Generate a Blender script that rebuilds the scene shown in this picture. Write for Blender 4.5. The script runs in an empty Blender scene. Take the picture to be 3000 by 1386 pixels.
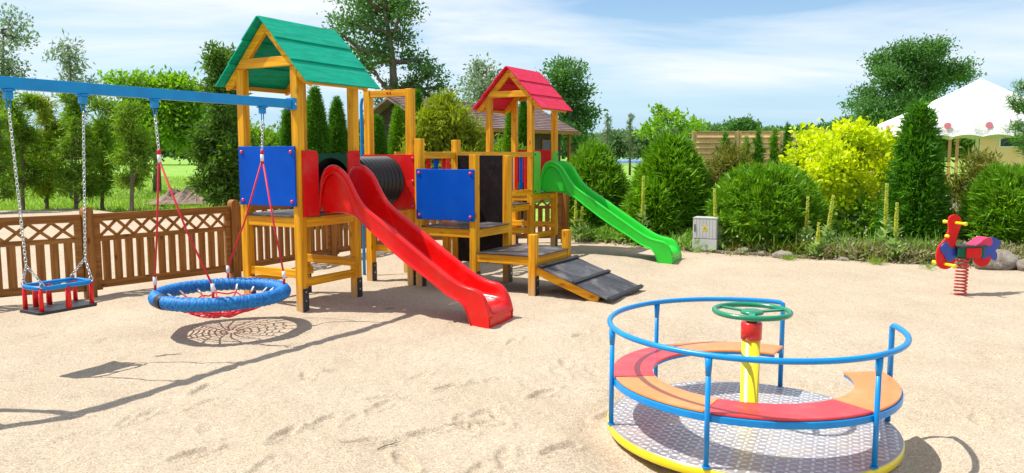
import bpy, math, random
import numpy as np
from mathutils import Vector, Matrix, noise
random.seed(7); rng = np.random.default_rng(7)
S = bpy.context.scene
C = S.collection
R = math.radians
PI = math.pi
# ---------------------------------------------------------------- camera
F_PX, PITCH, EYE = 2326.1, 0.1043, 1.6
cam = bpy.data.cameras.new('camera'); cam.sensor_width = 36; cam.lens = 36*F_PX/3000; cam.clip_end = 3000; cam.clip_start = .05
co = bpy.data.objects.new('camera', cam); C.objects.link(co)
co.location = (0, 0, EYE); co.rotation_euler = (PI/2-PITCH, 0.0, 0); S.camera = co
S.render.resolution_x = 1024; S.render.resolution_y = 473
# ---------------------------------------------------------------- light
SUNV = Vector((-.57, .05, 1)).normalized()
ELEV = math.asin(SUNV.z); AZ = math.atan2(SUNV.x, SUNV.y)
sl = bpy.data.lights.new('sun', 'SUN'); sl.energy = 4.9; sl.angle = R(.5); sl.color = (1, .955, .88)
so = bpy.data.objects.new('sun', sl); C.objects.link(so); so.rotation_euler = (-SUNV).to_track_quat('-Z', 'Y').to_euler(); so.location = (-20, 5, 30)
S.view_settings.view_transform = 'Standard'; S.view_settings.look = 'None'; S.view_settings.gamma = 1; S.view_settings.exposure = .36
w = bpy.data.worlds.new('World'); S.world = w; w.use_nodes = True
nt = w.node_tree; nt.nodes.clear(); N = nt.nodes; LK = nt.links
out = N.new('ShaderNodeOutputWorld'); bg = N.new('ShaderNodeBackground'); bg.inputs[1].default_value = .125
sky = N.new('ShaderNodeTexSky'); sky.sky_type = 'NISHITA'; sky.sun_disc = False; sky.sun_elevation = ELEV; sky.sun_rotation = AZ; sky.air_density = 1.0; sky.dust_density = .6; sky.ozone_density = 1.6
tc = N.new('ShaderNodeTexCoord'); sep = N.new('ShaderNodeSeparateXYZ'); LK.new(tc.outputs['Generated'], sep.inputs[0])
def wm(op, a, b=None):
    m = N.new('ShaderNodeMath'); m.operation = op
    for i, x in enumerate((a, b)):
        if x is None: continue
        if isinstance(x, (int, float)): m.inputs[i].default_value = x
        else: LK.new(x, m.inputs[i])
    return m.outputs[0]
zz = wm('ADD', wm('MAXIMUM', sep.outputs[2], 0.0), .11)
cx = wm('DIVIDE', sep.outputs[0], zz); cy = wm('DIVIDE', sep.outputs[1], zz)
cmb = N.new('ShaderNodeCombineXYZ'); LK.new(cx, cmb.inputs[0]); LK.new(cy, cmb.inputs[1])
mp = N.new('ShaderNodeMapping'); LK.new(cmb.outputs[0], mp.inputs[0]); mp.inputs['Scale'].default_value = (.42, .62, 1); mp.inputs['Rotation'].default_value = (0, 0, R(20)); mp.inputs['Location'].default_value = (2.2, 1.3, 0)
n1 = N.new('ShaderNodeTexNoise'); LK.new(mp.outputs[0], n1.inputs[0]); n1.inputs['Scale'].default_value = 1.1; n1.inputs['Detail'].default_value = 9; n1.inputs['Roughness'].default_value = .55; n1.inputs['Distortion'].default_value = .7
mp2 = N.new('ShaderNodeMapping'); LK.new(cmb.outputs[0], mp2.inputs[0]); mp2.inputs['Scale'].default_value = (.32, .85, 1); mp2.inputs['Rotation'].default_value = (0, 0, R(-8))
n2 = N.new('ShaderNodeTexNoise'); LK.new(mp2.outputs[0], n2.inputs[0]); n2.inputs['Scale'].default_value = 1.1; n2.inputs['Detail'].default_value = 8; n2.inputs['Roughness'].default_value = .6
dens = wm('ADD', wm('MULTIPLY', n1.outputs[0], .65), wm('MULTIPLY', n2.outputs[0], .42))
rp = N.new('ShaderNodeValToRGB'); LK.new(dens, rp.inputs[0]); rp.color_ramp.elements[0].position = .42; rp.color_ramp.elements[1].position = .63
rp.color_ramp.elements[0].color = (.06, .06, .06, 1); rp.color_ramp.elements[1].color = (.92, .92, .92, 1)
lowband = N.new('ShaderNodeMapRange'); lowband.interpolation_type = 'SMOOTHSTEP'; lowband.inputs[1].default_value = .052; lowband.inputs[2].default_value = .085; lowband.inputs[3].default_value = .22; LK.new(wm('ADD', sep.outputs[2], wm('MULTIPLY', sep.outputs[0], -.03)), lowband.inputs[0])
cover_ = wm('MULTIPLY', rp.outputs[0], lowband.outputs[0])
hs_ = N.new('ShaderNodeHueSaturation'); hs_.inputs['Saturation'].default_value = 1.2; hs_.inputs['Value'].default_value = 1.0; LK.new(sky.outputs[0], hs_.inputs['Color'])
hz = N.new('ShaderNodeMapRange'); hz.interpolation_type = 'SMOOTHSTEP'; hz.inputs[1].default_value = -.02; hz.inputs[2].default_value = .20; hz.inputs[3].default_value = .85; hz.inputs[4].default_value = .0; LK.new(sep.outputs[2], hz.inputs[0])
hm = N.new('ShaderNodeMix'); hm.data_type = 'RGBA'; LK.new(hz.outputs[0], hm.inputs[0]); LK.new(hs_.outputs[0], hm.inputs[6]); hm.inputs[7].default_value = (2.7, 4.6, 6.4, 1)
mx = N.new('ShaderNodeMix'); mx.data_type = 'RGBA'; LK.new(cover_, mx.inputs[0]); LK.new(hm.outputs[2], mx.inputs[6]); mx.inputs[7].default_value = (6.3, 6.6, 6.9, 1)
LK.new(mx.outputs[2], bg.inputs[0]); LK.new(bg.outputs[0], out.inputs[0])
S.cycles.max_bounces = 6; S.cycles.transparent_max_bounces = 4

# ---------------------------------------------------------------- helpers
def at(px, py, D):
    """photo pixel + distance in front of the camera -> world point"""
    a = (px-1500)/F_PX; b = -(py-693)/F_PX
    fy = math.cos(PITCH)+b*math.sin(PITCH); fz = -math.sin(PITCH)+b*math.cos(PITCH)
    return Vector((a*D/fy, D, EYE+fz*D/fy))
def smul(px, D): return px*D/F_PX
def tag(o, label=None, cat=None, group=None, kind=None):
    if label: o['label'] = label
    if cat: o['category'] = cat
    if group: o['group'] = group
    if kind: o['kind'] = kind
    return o
def empty(name, loc=(0, 0, 0), rz=0, **k):
    o = bpy.data.objects.new(name, None); C.objects.link(o); o.location = loc; o.rotation_euler = (0, 0, rz); o.empty_display_size = .1
    return tag(o, **k)
def copy_tree(o, parent=None):
    c = o.copy(); C.objects.link(c)
    if parent: c.parent = parent
    for ch in list(o.children): copy_tree(ch, c)
    return c
class MB:
    def __init__(s): s.v = []; s.f = []; s.sm = []
    def add(s, vs, fs, smooth=False):
        b = len(s.v); s.v += [tuple(x) for x in vs]; s.f += [tuple(i+b for i in f) for f in fs]; s.sm += [smooth]*len(fs); return s
    def box(s, x0, x1, y0, y1, z0, z1):
        vs = [(x, y, z) for z in (z0, z1) for x, y in ((x0, y0), (x1, y0), (x1, y1), (x0, y1))]
        return s.add(vs, [(3, 2, 1, 0), (4, 5, 6, 7), (0, 1, 5, 4), (1, 2, 6, 5), (2, 3, 7, 6), (3, 0, 4, 7)])
    def bar(s, a, b, w, h, up=(0, 0, 1)):
        a = Vector(a); b = Vector(b); d = (b-a).normalized(); sd = d.cross(Vector(up))
        if sd.length < 1e-5: sd = d.cross(Vector((1, 0, 0)))
        sd.normalize(); u = sd.cross(d).normalized()
        vs = [p+sd*sx*w/2+u*sy*h/2 for p in (a, b) for sx, sy in ((-1, -1), (1, -1), (1, 1), (-1, 1))]
        return s.add(vs, [(0, 1, 2, 3), (7, 6, 5, 4), (0, 4, 5, 1), (1, 5, 6, 2), (2, 6, 7, 3), (3, 7, 4, 0)])
    def tube(s, pts, r, n=10, closed=False, cap=True):
        pts = [Vector(p) for p in pts]; m = len(pts)
        rs = r if hasattr(r, '__len__') else [r]*m
        prev = None; vs = []
        for i, p in enumerate(pts):
            if closed: t = pts[(i+1) % m]-pts[i-1]
            else: t = pts[min(i+1, m-1)]-pts[max(i-1, 0)]
            t.normalize()
            if prev is None:
                a = Vector((0, 0, 1)) if abs(t.z) < .9 else Vector((1, 0, 0)); nrm = (a-t*a.dot(t)).normalized()
            else:
                nrm = prev-t*prev.dot(t)
                nrm = nrm.normalized() if nrm.length > 1e-6 else t.orthogonal().normalized()
            prev = nrm; bn = t.cross(nrm)
            for k in range(n):
                a = 2*PI*k/n; vs.append(p+(nrm*math.cos(a)+bn*math.sin(a))*rs[i])
        fs = []
        for i in range(m if closed else m-1):
            j = (i+1) % m
            for k in range(n): fs.append((i*n+k, i*n+(k+1) % n, j*n+(k+1) % n, j*n+k))
        s.add(vs, fs, True)
        if cap and not closed:
            b = len(s.v)-len(vs); s.f += [tuple(b+k for k in range(n))[::-1], tuple(b+(m-1)*n+k for k in range(n))]; s.sm += [False, False]
        return s
    def lathe(s, prof, c=(0, 0, 0), n=20, smooth=True, axis='z'):
        vs = []; m = len(prof)
        for r, z in prof:
            for k in range(n):
                a = 2*PI*k/n; p = (r*math.cos(a), r*math.sin(a), z)
                if axis == 'x': p = (p[2], p[0], p[1])
                if axis == 'y': p = (p[1], p[2], p[0])
                vs.append((p[0]+c[0], p[1]+c[1], p[2]+c[2]))
        fs = [(i*n+k, i*n+(k+1) % n, (i+1)*n+(k+1) % n, (i+1)*n+k) for i in range(m-1) for k in range(n)]
        s.add(vs, fs, smooth); b = len(s.v)-len(vs)
        s.f += [tuple(b+k for k in range(n))[::-1], tuple(b+(m-1)*n+k for k in range(n))]; s.sm += [False, False]
        return s
    def prism(s, pts, a, b, plane='xz', smooth=False):
        """polygon (p,q) extruded from a to b along the third axis"""
        n = len(pts)
        def V(p, q, t): return {'xz': (p, t, q), 'yz': (t, p, q), 'xy': (p, q, t)}[plane]
        vs = [V(p, q, a) for p, q in pts]+[V(p, q, b) for p, q in pts]
        s.add(vs, [tuple(range(n))[::-1], tuple(range(n, 2*n))]+[(i, (i+1) % n, n+(i+1) % n, n+i) for i in range(n)])
        return s
    def build(s, name, mat, parent=None, bevel=0, seg=2, **k):
        me = bpy.data.meshes.new(name); me.from_pydata(s.v, [], s.f)
        me.polygons.foreach_set('use_smooth', s.sm)
        import bmesh
        bm = bmesh.new(); bm.from_mesh(me); bmesh.ops.recalc_face_normals(bm, faces=bm.faces); bm.to_mesh(me); bm.free()
        me.materials.append(mat); me.update()
        o = bpy.data.objects.new(name, me); C.objects.link(o)
        if parent: o.parent = parent
        if bevel:
            m = o.modifiers.new('bevel', 'BEVEL'); m.width = bevel; m.segments = seg; m.limit_method = 'ANGLE'; m.angle_limit = R(40)
        return tag(o, **k)
def arc(cx, cy, r, a0, a1, n):
    return [(cx+r*math.cos(R(a0+(a1-a0)*i/n)), cy+r*math.sin(R(a0+(a1-a0)*i/n))) for i in range(n+1)]
# ---------------------------------------------------------------- materials
def mat(name, col, rough=.5, metal=0, spec=.5, coat=0):
    m = bpy.data.materials.new(name); m.use_nodes = True; b = m.node_tree.nodes['Principled BSDF']
    b.inputs['Base Color'].default_value = (*col, 1); b.inputs['Roughness'].default_value = rough; b.inputs['Metallic'].default_value = metal
    b.inputs['Specular IOR Level'].default_value = spec; b.inputs['Coat Weight'].default_value = coat; b.inputs['Coat Roughness'].default_value = .15
    return m
def noisy(name, c1, c2, scale=5, rough=.5, bump=0, bscale=None, detail=5, stretch=(1, 1, 1), metal=0, coat=0, lo=.35, hi=.65, spec=.5, bdist=.01, rvar=0, dirt=None):
    m = mat(name, c1, rough, metal, spec, coat); nt = m.node_tree; N = nt.nodes; L = nt.links; b = N['Principled BSDF']
    tc = N.new('ShaderNodeTexCoord'); mp = N.new('ShaderNodeMapping'); mp.inputs['Scale'].default_value = stretch; L.new(tc.outputs['Object'], mp.inputs[0])
    n = N.new('ShaderNodeTexNoise'); n.inputs['Scale'].default_value = scale; n.inputs['Detail'].default_value = detail; L.new(mp.outputs[0], n.inputs[0])
    r = N.new('ShaderNodeValToRGB'); r.color_ramp.elements[0].position = lo; r.color_ramp.elements[1].position = hi
    r.color_ramp.elements[0].color = (*c1, 1); r.color_ramp.elements[1].color = (*c2, 1); L.new(n.outputs[0], r.inputs[0])
    colout = r.outputs[0]
    if dirt:
        dn = N.new('ShaderNodeTexNoise'); dn.inputs['Scale'].default_value = dirt[1]; dn.inputs['Detail'].default_value = 7; dn.inputs['Roughness'].default_value = .65; L.new(tc.outputs['Object'], dn.inputs[0])
        dr = N.new('ShaderNodeValToRGB'); dr.color_ramp.elements[0].position = .5; dr.color_ramp.elements[1].position = .75; dr.color_ramp.elements[1].color = (dirt[2],)*3+(1,); dr.color_ramp.elements[0].color = (0, 0, 0, 1); L.new(dn.outputs[0], dr.inputs[0])
        dm = N.new('ShaderNodeMix'); dm.data_type = 'RGBA'; L.new(dr.outputs[0], dm.inputs[0]); L.new(colout, dm.inputs[6]); dm.inputs[7].default_value = (*dirt[0], 1); colout = dm.outputs[2]
    L.new(colout, b.inputs['Base Color'])
    if rvar:
        rm = N.new('ShaderNodeMapRange'); rm.inputs[3].default_value = rough-rvar; rm.inputs[4].default_value = rough+rvar; L.new(n.outputs[0], rm.inputs[0]); L.new(rm.outputs[0], b.inputs['Roughness'])
    if bump:
        n2 = N.new('ShaderNodeTexNoise'); n2.inputs['Scale'].default_value = bscale or scale*4; n2.inputs['Detail'].default_value = 4; L.new(mp.outputs[0], n2.inputs[0])
        bp = N.new('ShaderNodeBump'); bp.inputs['Strength'].default_value = bump; bp.inputs['Distance'].default_value = bdist; L.new(n2.outputs[0], bp.inputs['Height']); L.new(bp.outputs[0], b.inputs['Normal'])
    return m
def wood(name, c1, c2, dark, axis='z', rough=.5, coat=.05, foot=False):
    """varnished timber, grain along one axis, with knots and a few cracks"""
    m = mat(name, c1, rough, coat=coat); nt = m.node_tree; N = nt.nodes; L = nt.links; b = N['Principled BSDF']; b.inputs['Specular IOR Level'].default_value = .25
    tc = N.new('ShaderNodeTexCoord'); mp = N.new('ShaderNodeMapping'); L.new(tc.outputs['Object'], mp.inputs[0])
    st = [34, 34, 34]; st['xyz'.index(axis)] = 1.6; mp.inputs['Scale'].default_value = st
    n = N.new('ShaderNodeTexNoise'); n.inputs['Scale'].default_value = 1; n.inputs['Detail'].default_value = 6; n.inputs['Distortion'].default_value = .4; L.new(mp.outputs[0], n.inputs[0])
    r = N.new('ShaderNodeValToRGB'); r.color_ramp.elements[0].position = .38; r.color_ramp.elements[1].position = .62; r.color_ramp.elements[0].color = (*c2, 1); r.color_ramp.elements[1].color = (*c1, 1); L.new(n.outputs[0], r.inputs[0])
    k = N.new('ShaderNodeTexVoronoi'); mk = N.new('ShaderNodeMapping'); s2 = [9, 9, 9]; s2['xyz'.index(axis)] = 3.6; mk.inputs['Scale'].default_value = s2; L.new(tc.outputs['Object'], mk.inputs[0]); L.new(mk.outputs[0], k.inputs[0]); k.inputs['Scale'].default_value = 1
    kr = N.new('ShaderNodeValToRGB'); kr.color_ramp.elements[0].position = .05; kr.color_ramp.elements[1].position = .20; kr.color_ramp.elements[0].color = (1, 1, 1, 1); kr.color_ramp.elements[1].color = (0, 0, 0, 1); L.new(k.outputs['Distance'], kr.inputs[0])
    mm = N.new('ShaderNodeMath'); mm.operation = 'MULTIPLY'; mm.inputs[1].default_value = .75; L.new(kr.outputs[0], mm.inputs[0])
    mx = N.new('ShaderNodeMix'); mx.data_type = 'RGBA'; L.new(mm.outputs[0], mx.inputs[0]); L.new(r.outputs[0], mx.inputs[6]); mx.inputs[7].default_value = (*dark, 1)
    big = N.new('ShaderNodeTexNoise'); big.inputs['Scale'].default_value = 2.3; L.new(tc.outputs['Object'], big.inputs[0])
    hs = N.new('ShaderNodeHueSaturation'); mr = N.new('ShaderNodeMapRange'); mr.inputs[3].default_value = .82; mr.inputs[4].default_value = 1.14; L.new(big.outputs[0], mr.inputs[0]); oi = N.new('ShaderNodeObjectInfo'); om = N.new('ShaderNodeMapRange'); om.inputs[3].default_value = .86; om.inputs[4].default_value = 1.1; L.new(oi.outputs['Random'], om.inputs[0])
    vm = N.new('ShaderNodeMath'); vm.operation = 'MULTIPLY'; L.new(mr.outputs[0], vm.inputs[0]); L.new(om.outputs[0], vm.inputs[1]); L.new(vm.outputs[0], hs.inputs['Value']); L.new(mx.outputs[2], hs.inputs['Color'])
    if foot:
        sx = N.new('ShaderNodeSeparateXYZ'); L.new(tc.outputs['Object'], sx.inputs[0]); fn = N.new('ShaderNodeTexNoise'); fn.inputs['Scale'].default_value = 14; fn.inputs['Detail'].default_value = 6; L.new(tc.outputs['Object'], fn.inputs[0])
        fa = N.new('ShaderNodeMath'); fa.operation = 'MULTIPLY_ADD'; fa.inputs[1].default_value = -.34; L.new(fn.outputs[0], fa.inputs[0]); L.new(sx.outputs[2], fa.inputs[2])
        fr_ = N.new('ShaderNodeMapRange'); fr_.inputs[1].default_value = .10; fr_.inputs[2].default_value = -.12; fr_.inputs[3].default_value = 0; fr_.inputs[4].default_value = .6; L.new(fa.outputs[0], fr_.inputs[0])
        fm = N.new('ShaderNodeMix'); fm.data_type = 'RGBA'; L.new(fr_.outputs[0], fm.inputs[0]); L.new(hs.outputs[0], fm.inputs[6]); fm.inputs[7].default_value = (.46, .36, .24, 1); L.new(fm.outputs[2], b.inputs['Base Color'])
    else: L.new(hs.outputs[0], b.inputs['Base Color'])
    bp = N.new('ShaderNodeBump'); bp.inputs['Strength'].default_value = .35; bp.inputs['Distance'].default_value = .003; L.new(n.outputs[0], bp.inputs['Height']); L.new(bp.outputs[0], b.inputs['Normal'])
    return m
def leafmat(name, c1, c2, c3=None, trans=.35, rough=.6, nscale=2.2):
    m = bpy.data.materials.new(name); m.use_nodes = True; nt = m.node_tree; N = nt.nodes; L = nt.links; b = N['Principled BSDF']; o = N['Material Output']
    at_ = N.new('ShaderNodeAttribute'); at_.attribute_name = 'vary'
    r = N.new('ShaderNodeValToRGB'); r.color_ramp.elements[0].color = (*c1, 1); r.color_ramp.elements[1].color = (*c2, 1)
    if c3 is not None:
        e = r.color_ramp.elements.new(.9); e.color = (*c2, 1); r.color_ramp.elements[-1].color = (*c3, 1); r.color_ramp.elements[-1].position = 1
    tc = N.new('ShaderNodeTexCoord'); n = N.new('ShaderNodeTexNoise'); n.inputs['Scale'].default_value = nscale; n.inputs['Detail'].default_value = 3; L.new(tc.outputs['Object'], n.inputs[0])
    a = N.new('ShaderNodeMath'); a.operation = 'MULTIPLY_ADD'; L.new(n.outputs[0], a.inputs[0]); a.inputs[1].default_value = .9; 
    s2 = N.new('ShaderNodeMath'); s2.operation = 'MULTIPLY_ADD'; L.new(at_.outputs['Fac'], s2.inputs[0]); s2.inputs[1].default_value = .62; s2.inputs[2].default_value = -.14; L.new(s2.outputs[0], a.inputs[2])
    L.new(a.outputs[0], r.inputs[0]); L.new(r.outputs[0], b.inputs['Base Color']); b.inputs['Roughness'].default_value = rough; b.inputs['Specular IOR Level'].default_value = .35
    t = N.new('ShaderNodeBsdfTranslucent'); g = N.new('ShaderNodeHueSaturation'); g.inputs['Saturation'].default_value = 1.1; g.inputs['Value'].default_value = 1.3; L.new(r.outputs[0], g.inputs['Color']); L.new(g.outputs[0], t.inputs[0])
    ms = N.new('ShaderNodeMixShader'); ms.inputs[0].default_value = trans; L.new(b.outputs[0], ms.inputs[1]); L.new(t.outputs[0], ms.inputs[2]); L.new(ms.outputs[0], o.inputs[0])
    return m
YW1, YW2, YWD = (.90, .44, .010), (.66, .25, .006), (.24, .07, .01)
M = {}
M['wz'] = wood('honey_wood_upright', YW1, YW2, YWD, 'z', foot=True); M['wx'] = wood('honey_wood_long', YW1, YW2, YWD, 'x'); M['wy'] = wood('honey_wood_cross', YW1, YW2, YWD, 'y')
BW1, BW2, BWD = (.39, .165, .036), (.24, .088, .017), (.05, .016, .005)
M['bz'] = wood('brown_stained_wood_upright', BW1, BW2, BWD, 'z', .6, .05); M['bx'] = wood('brown_stained_wood_long', BW1, BW2, BWD, 'x', .6, .05)
M['pz'] = wood('pale_screen_wood', (.80, .54, .24), (.66, .42, .17), (.35, .2, .08), 'x', .7, 0)
M['red'] = noisy('red_plastic', (.74, .004, .004), (.80, .006, .005), 3, .24, dirt=((.66, .07, .05), 5, .35), coat=.15, spec=.35, bump=.04, bscale=60, bdist=.002, rvar=.06)
M['green'] = noisy('green_plastic', (.022, .52, .03), (.03, .60, .04), 3, .28, coat=.12, spec=.35, bump=.04, bscale=60, bdist=.002, rvar=.06)
M['redb'] = noisy('red_painted_board', (.68, .006, .008), (.74, .010, .012), 4, .45, spec=.2, bump=.08, bscale=40, bdist=.002, dirt=((.45, .2, .14), 6, .25))
M['blueb'] = noisy('blue_painted_board', (.0, .068, .46), (.0, .084, .54), 3, .5, spec=.12, bump=.06, bscale=40, bdist=.002, dirt=((.02, .14, .5), 5, .25))
M['greenb'] = noisy('dark_green_board', (.0, .10, .05), (.0, .13, .06), 3, .45, spec=.25)
M['lgreenb'] = noisy('light_green_board', (.10, .50, .04), (.13, .56, .06), 4, .4, dirt=((.3, .4, .1), 7, .3))
M['roofg'] = noisy('green_roof_boards', (.0, .29, .175), (.0, .41, .255), 3.5, .55, spec=.15, stretch=(1, 12, 12), bump=.25, bscale=6, bdist=.003, dirt=((.06, .42, .34), 9, .35))
M['roofr'] = noisy('red_roof_boards', (.70, .012, .06), (.80, .025, .09), 3, .55, spec=.15, stretch=(1, 12, 12), bump=.25, bscale=6, bdist=.003, dirt=((.75, .14, .15), 9, .35))
M['bolt'] = mat('pink_red_plastic_cap', (.72, .02, .09), .25, coat=.4)
M['deck'] = noisy('black_antislip_deck', (.03, .026, .030), (.075, .070, .075), 5, .45, bump=.3, bscale=260, bdist=.002, dirt=((.42, .38, .34), 3.4, .55))
M['board'] = noisy('dark_brown_climbing_board', (.008, .005, .006), (.016, .010, .011), 5, .55, spec=.2, bump=.2, bscale=200, bdist=.002, dirt=((.14, .11, .09), 14, .16))
M['tunnel'] = mat('black_corrugated_plastic', (.008, .008, .009), .35)
M['steel'] = noisy('dark_steel', (.05, .05, .055), (.09, .09, .095), 20, .5, metal=.6)
M['zinc'] = noisy('zinc_plated_steel', (.55, .56, .57), (.72, .73, .74), 30, .32, metal=.9)
M['bluem'] = noisy('blue_enamel', (.0, .215, .60), (.0, .265, .68), 6, .32, coat=.1, spec=.35, rvar=.05)
M['yellowm'] = noisy('yellow_enamel', (.86, .66, .0), (.90, .70, .01), 6, .3, coat=.3, dirt=((.6, .5, .2), 12, .3))
M['redm'] = mat('red_enamel', (.66, .012, .01), .3, coat=.3)
M['greenm'] = mat('green_enamel', (.0, .22, .10), .28, coat=.4)
M['rope_b'] = noisy('blue_braided_rope', (.0, .09, .33), (.0, .22, .58), 40, .6)
M['rope_r'] = noisy('red_rope', (.55, .006, .02), (.68, .015, .04), 60, .6)
M['white'] = mat('white_plastic', (.78, .78, .76), .4)
M['black'] = mat('black_rubber', (.018, .018, .02), .5)
M['seat_r'] = noisy('red_seat_laminate', (.78, .03, .035), (.82, .045, .05), 4, .35, coat=.2, dirt=((.8, .3, .25), 8, .2))
M['seat_o'] = noisy('orange_seat_laminate', (.90, .23, .05), (.93, .27, .07), 4, .35, coat=.2, dirt=((.9, .5, .3), 8, .2))
M['plate'] = noisy('worn_aluminium_plate', (.34, .33, .35), (.47, .46, .48), 7, .42, metal=.5, bump=.1, bscale=90, bdist=.001, dirt=((.62, .52, .38), 6, .8), rvar=.12)
M['tread'] = noisy('aluminium_tread_bars', (.66, .65, .66), (.80, .79, .79), 9, .36, metal=.5, dirt=((.6, .52, .4), 6, .5))
M['bark'] = noisy('tree_bark', (.10, .075, .055), (.20, .155, .12), 8, .9, stretch=(1, 1, .25), bump=.6, bscale=16, bdist=.03)
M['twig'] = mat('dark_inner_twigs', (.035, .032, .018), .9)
M['rock'] = noisy('field_stone', (.17, .14, .11), (.36, .31, .25), 6, .9, bump=.9, bscale=24, bdist=.02)
def leafmesh(name, P, Dr, ln, wd, m, parent=None, flop=.25, clump=1):
    """P base points, Dr directions, ln lengths, wd widths -> one mesh of pointed leaf faces"""
    n = len(P); Dr = Dr/np.maximum(1e-6, np.linalg.norm(Dr, axis=1))[:, None]
    q = rng.normal(size=(n, 3)); sd = np.cross(Dr, q); sd /= np.maximum(1e-6, np.linalg.norm(sd, axis=1))[:, None]
    up = np.cross(sd, Dr)
    ln = np.broadcast_to(ln, n)[:, None]; wd = np.broadcast_to(wd, n)[:, None]
    v = np.empty((n, 4, 3)); v[:, 0] = P; v[:, 1] = P+Dr*ln*.42+sd*wd*.5+up*ln*flop*.25; v[:, 2] = P+Dr*ln; v[:, 3] = P+Dr*ln*.42-sd*wd*.5+up*ln*flop*.25
    me = bpy.data.meshes.new(name); me.vertices.add(4*n); me.vertices.foreach_set('co', v.reshape(-1).astype(np.float32))
    me.loops.add(4*n); me.loops.foreach_set('vertex_index', np.arange(4*n, dtype=np.int32))
    me.polygons.add(n); me.polygons.foreach_set('loop_start', np.arange(0, 4*n, 4, dtype=np.int32)); me.polygons.foreach_set('loop_total', np.full(n, 4, dtype=np.int32))
    vv = rng.random(n)*.5+np.repeat(rng.random(n//8+1), 8)[:n]*.5 if clump <= 1 else rng.random(n)*.4+np.repeat(rng.random(n//clump+1), clump)[:n]*.6
    a = me.attributes.new('vary', 'FLOAT', 'FACE'); a.data.foreach_set('value', vv.astype(np.float32))
    me.update(calc_edges=True); me.validate(); me.materials.append(m)
    o = bpy.data.objects.new(name, me); C.objects.link(o)
    if parent: o.parent = parent
    return o
def unit(n):
    d = rng.normal(size=(n, 3)); return d/np.linalg.norm(d, axis=1)[:, None]
# ================================================================ ground
def hnoise(x, y, s, o=0): return noise.noise(Vector((x*s+o, y*s-o, o*.37)))
_p = [(1110, 1165, 20), (1112, 1190, 60), (1440, 1115, 25), (1585, 1155, 60), (1350, 1230, 100), (1408, 1215, 60), (1385, 1245, 20), (1468, 1228, 120), (832, 1275, 70), (1068, 1300, 20), (378, 1218, 75), (425, 1206, 70),
      (765, 1376, 85), (300, 1000, 90), (1230, 1098, 70), (1655, 1065, 85), (1640, 1095, 110), (1500, 1000, 80), (1350, 940, 30), (600, 1135, 75), (1010, 1080, 10), (900, 1100, 100), (1250, 1270, 40), (1700, 990, 60),
      (2870, 1230, 60), (2900, 1040, 70), (2760, 930, 90), (560, 1330, 60), (200, 1280, 80), (1640, 1330, 30), (1480, 1350, 75), (1320, 1130, 40), (950, 1230, 65), (1190, 1360, 110)]
PRINTS = []
for px, py, a in _p:
    a0 = (px-1500)/F_PX; b0 = -(py-693)/F_PX; fy = math.cos(PITCH)+b0*math.sin(PITCH); fz = -math.sin(PITCH)+b0*math.cos(PITCH); t = -EYE/fz
    PRINTS.append((a0*t, fy*t, R(a+random.uniform(-15, 15)), random.uniform(.6, 1.2)))
_r = random.Random(12)
for _i in range(34):
    _y = _r.uniform(2.9, 7.0); _x = _r.uniform(-.42, .45)*_y; PRINTS.append((_x, _y, R(_r.uniform(0, 180)), _r.uniform(.25, .6)))
HOLES = [(2.3, 11.3, .75, -.075), (-2.05, 7.9, .22, -.02), (-1.0, 6.42, .38, .025), (-1.15, 6.15, .3, -.035), (1.05, 8.9, .3, .01), (.85, 8.1, .3, -.03), (.55, 8.35, .4, -.03), (1.35, 4.4, .95, -.03), (.3, 4.1, .35, .045), (.35, 3.5, .3, .03), (-2.68, 7.05, .7, -.02), (-1.2, 10.2, .3, .05), (-.9, 10.35, .18, .04), (5.14, 9.0, .3, -.012), (-3.38, 5.83, .55, -.015)]
def zs(x, y):
    d = math.hypot(x, y)
    z = .030*hnoise(x, y, .55, 3)+.020*hnoise(x, y, 1.7, 9)
    if d < 14: z += .0110*hnoise(x, y, 4.2, 21)+.007*abs(hnoise(x*1.3, y*.7, 9, 5))
    if d < 9: z += .0045*hnoise(x, y, 11, 33)+.0024*hnoise(x, y, 24, 41)
    for px, py, a, k in PRINTS:
        dx, dy = x-px, y-py
        if abs(dx) < .35 and abs(dy) < .35:
            u = dx*math.cos(a)+dy*math.sin(a); v = -dx*math.sin(a)+dy*math.cos(a)
            wv = .048 if u > -.02 else .038
            q = math.sqrt((u/.14)**2+(v/wv)**2)
            z += k*(-.024/(1+math.exp((q+.35*hnoise(x, y, 9, 7)-.85)*22))*(.75+.5*hnoise(x, y, 18, 4))+.012*math.exp(-((q-1.25)/.22)**2)*(1+1.2*hnoise(x, y, 14, 2)))
    if d < 7: z += .0032*math.sin((x*.83+y*.56)*26+5*hnoise(x, y, 1.1, 14))*max(0, hnoise(x, y, .8, 77)+.25)
    if 1.2 < x*.0+math.hypot(x-1.353, y-4.407)+.4 < 1.75: z -= .035*math.exp(-((math.hypot(x-1.353, y-4.407)-.88)/.13)**2)*(1+.5*hnoise(x, y, 5, 6))
    for px, py, r, k in HOLES:
        q = ((x-px)**2+(y-py)**2)/(r*r)
        if q < 6: z += k*math.exp(-q*1.5)
    return z
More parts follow.
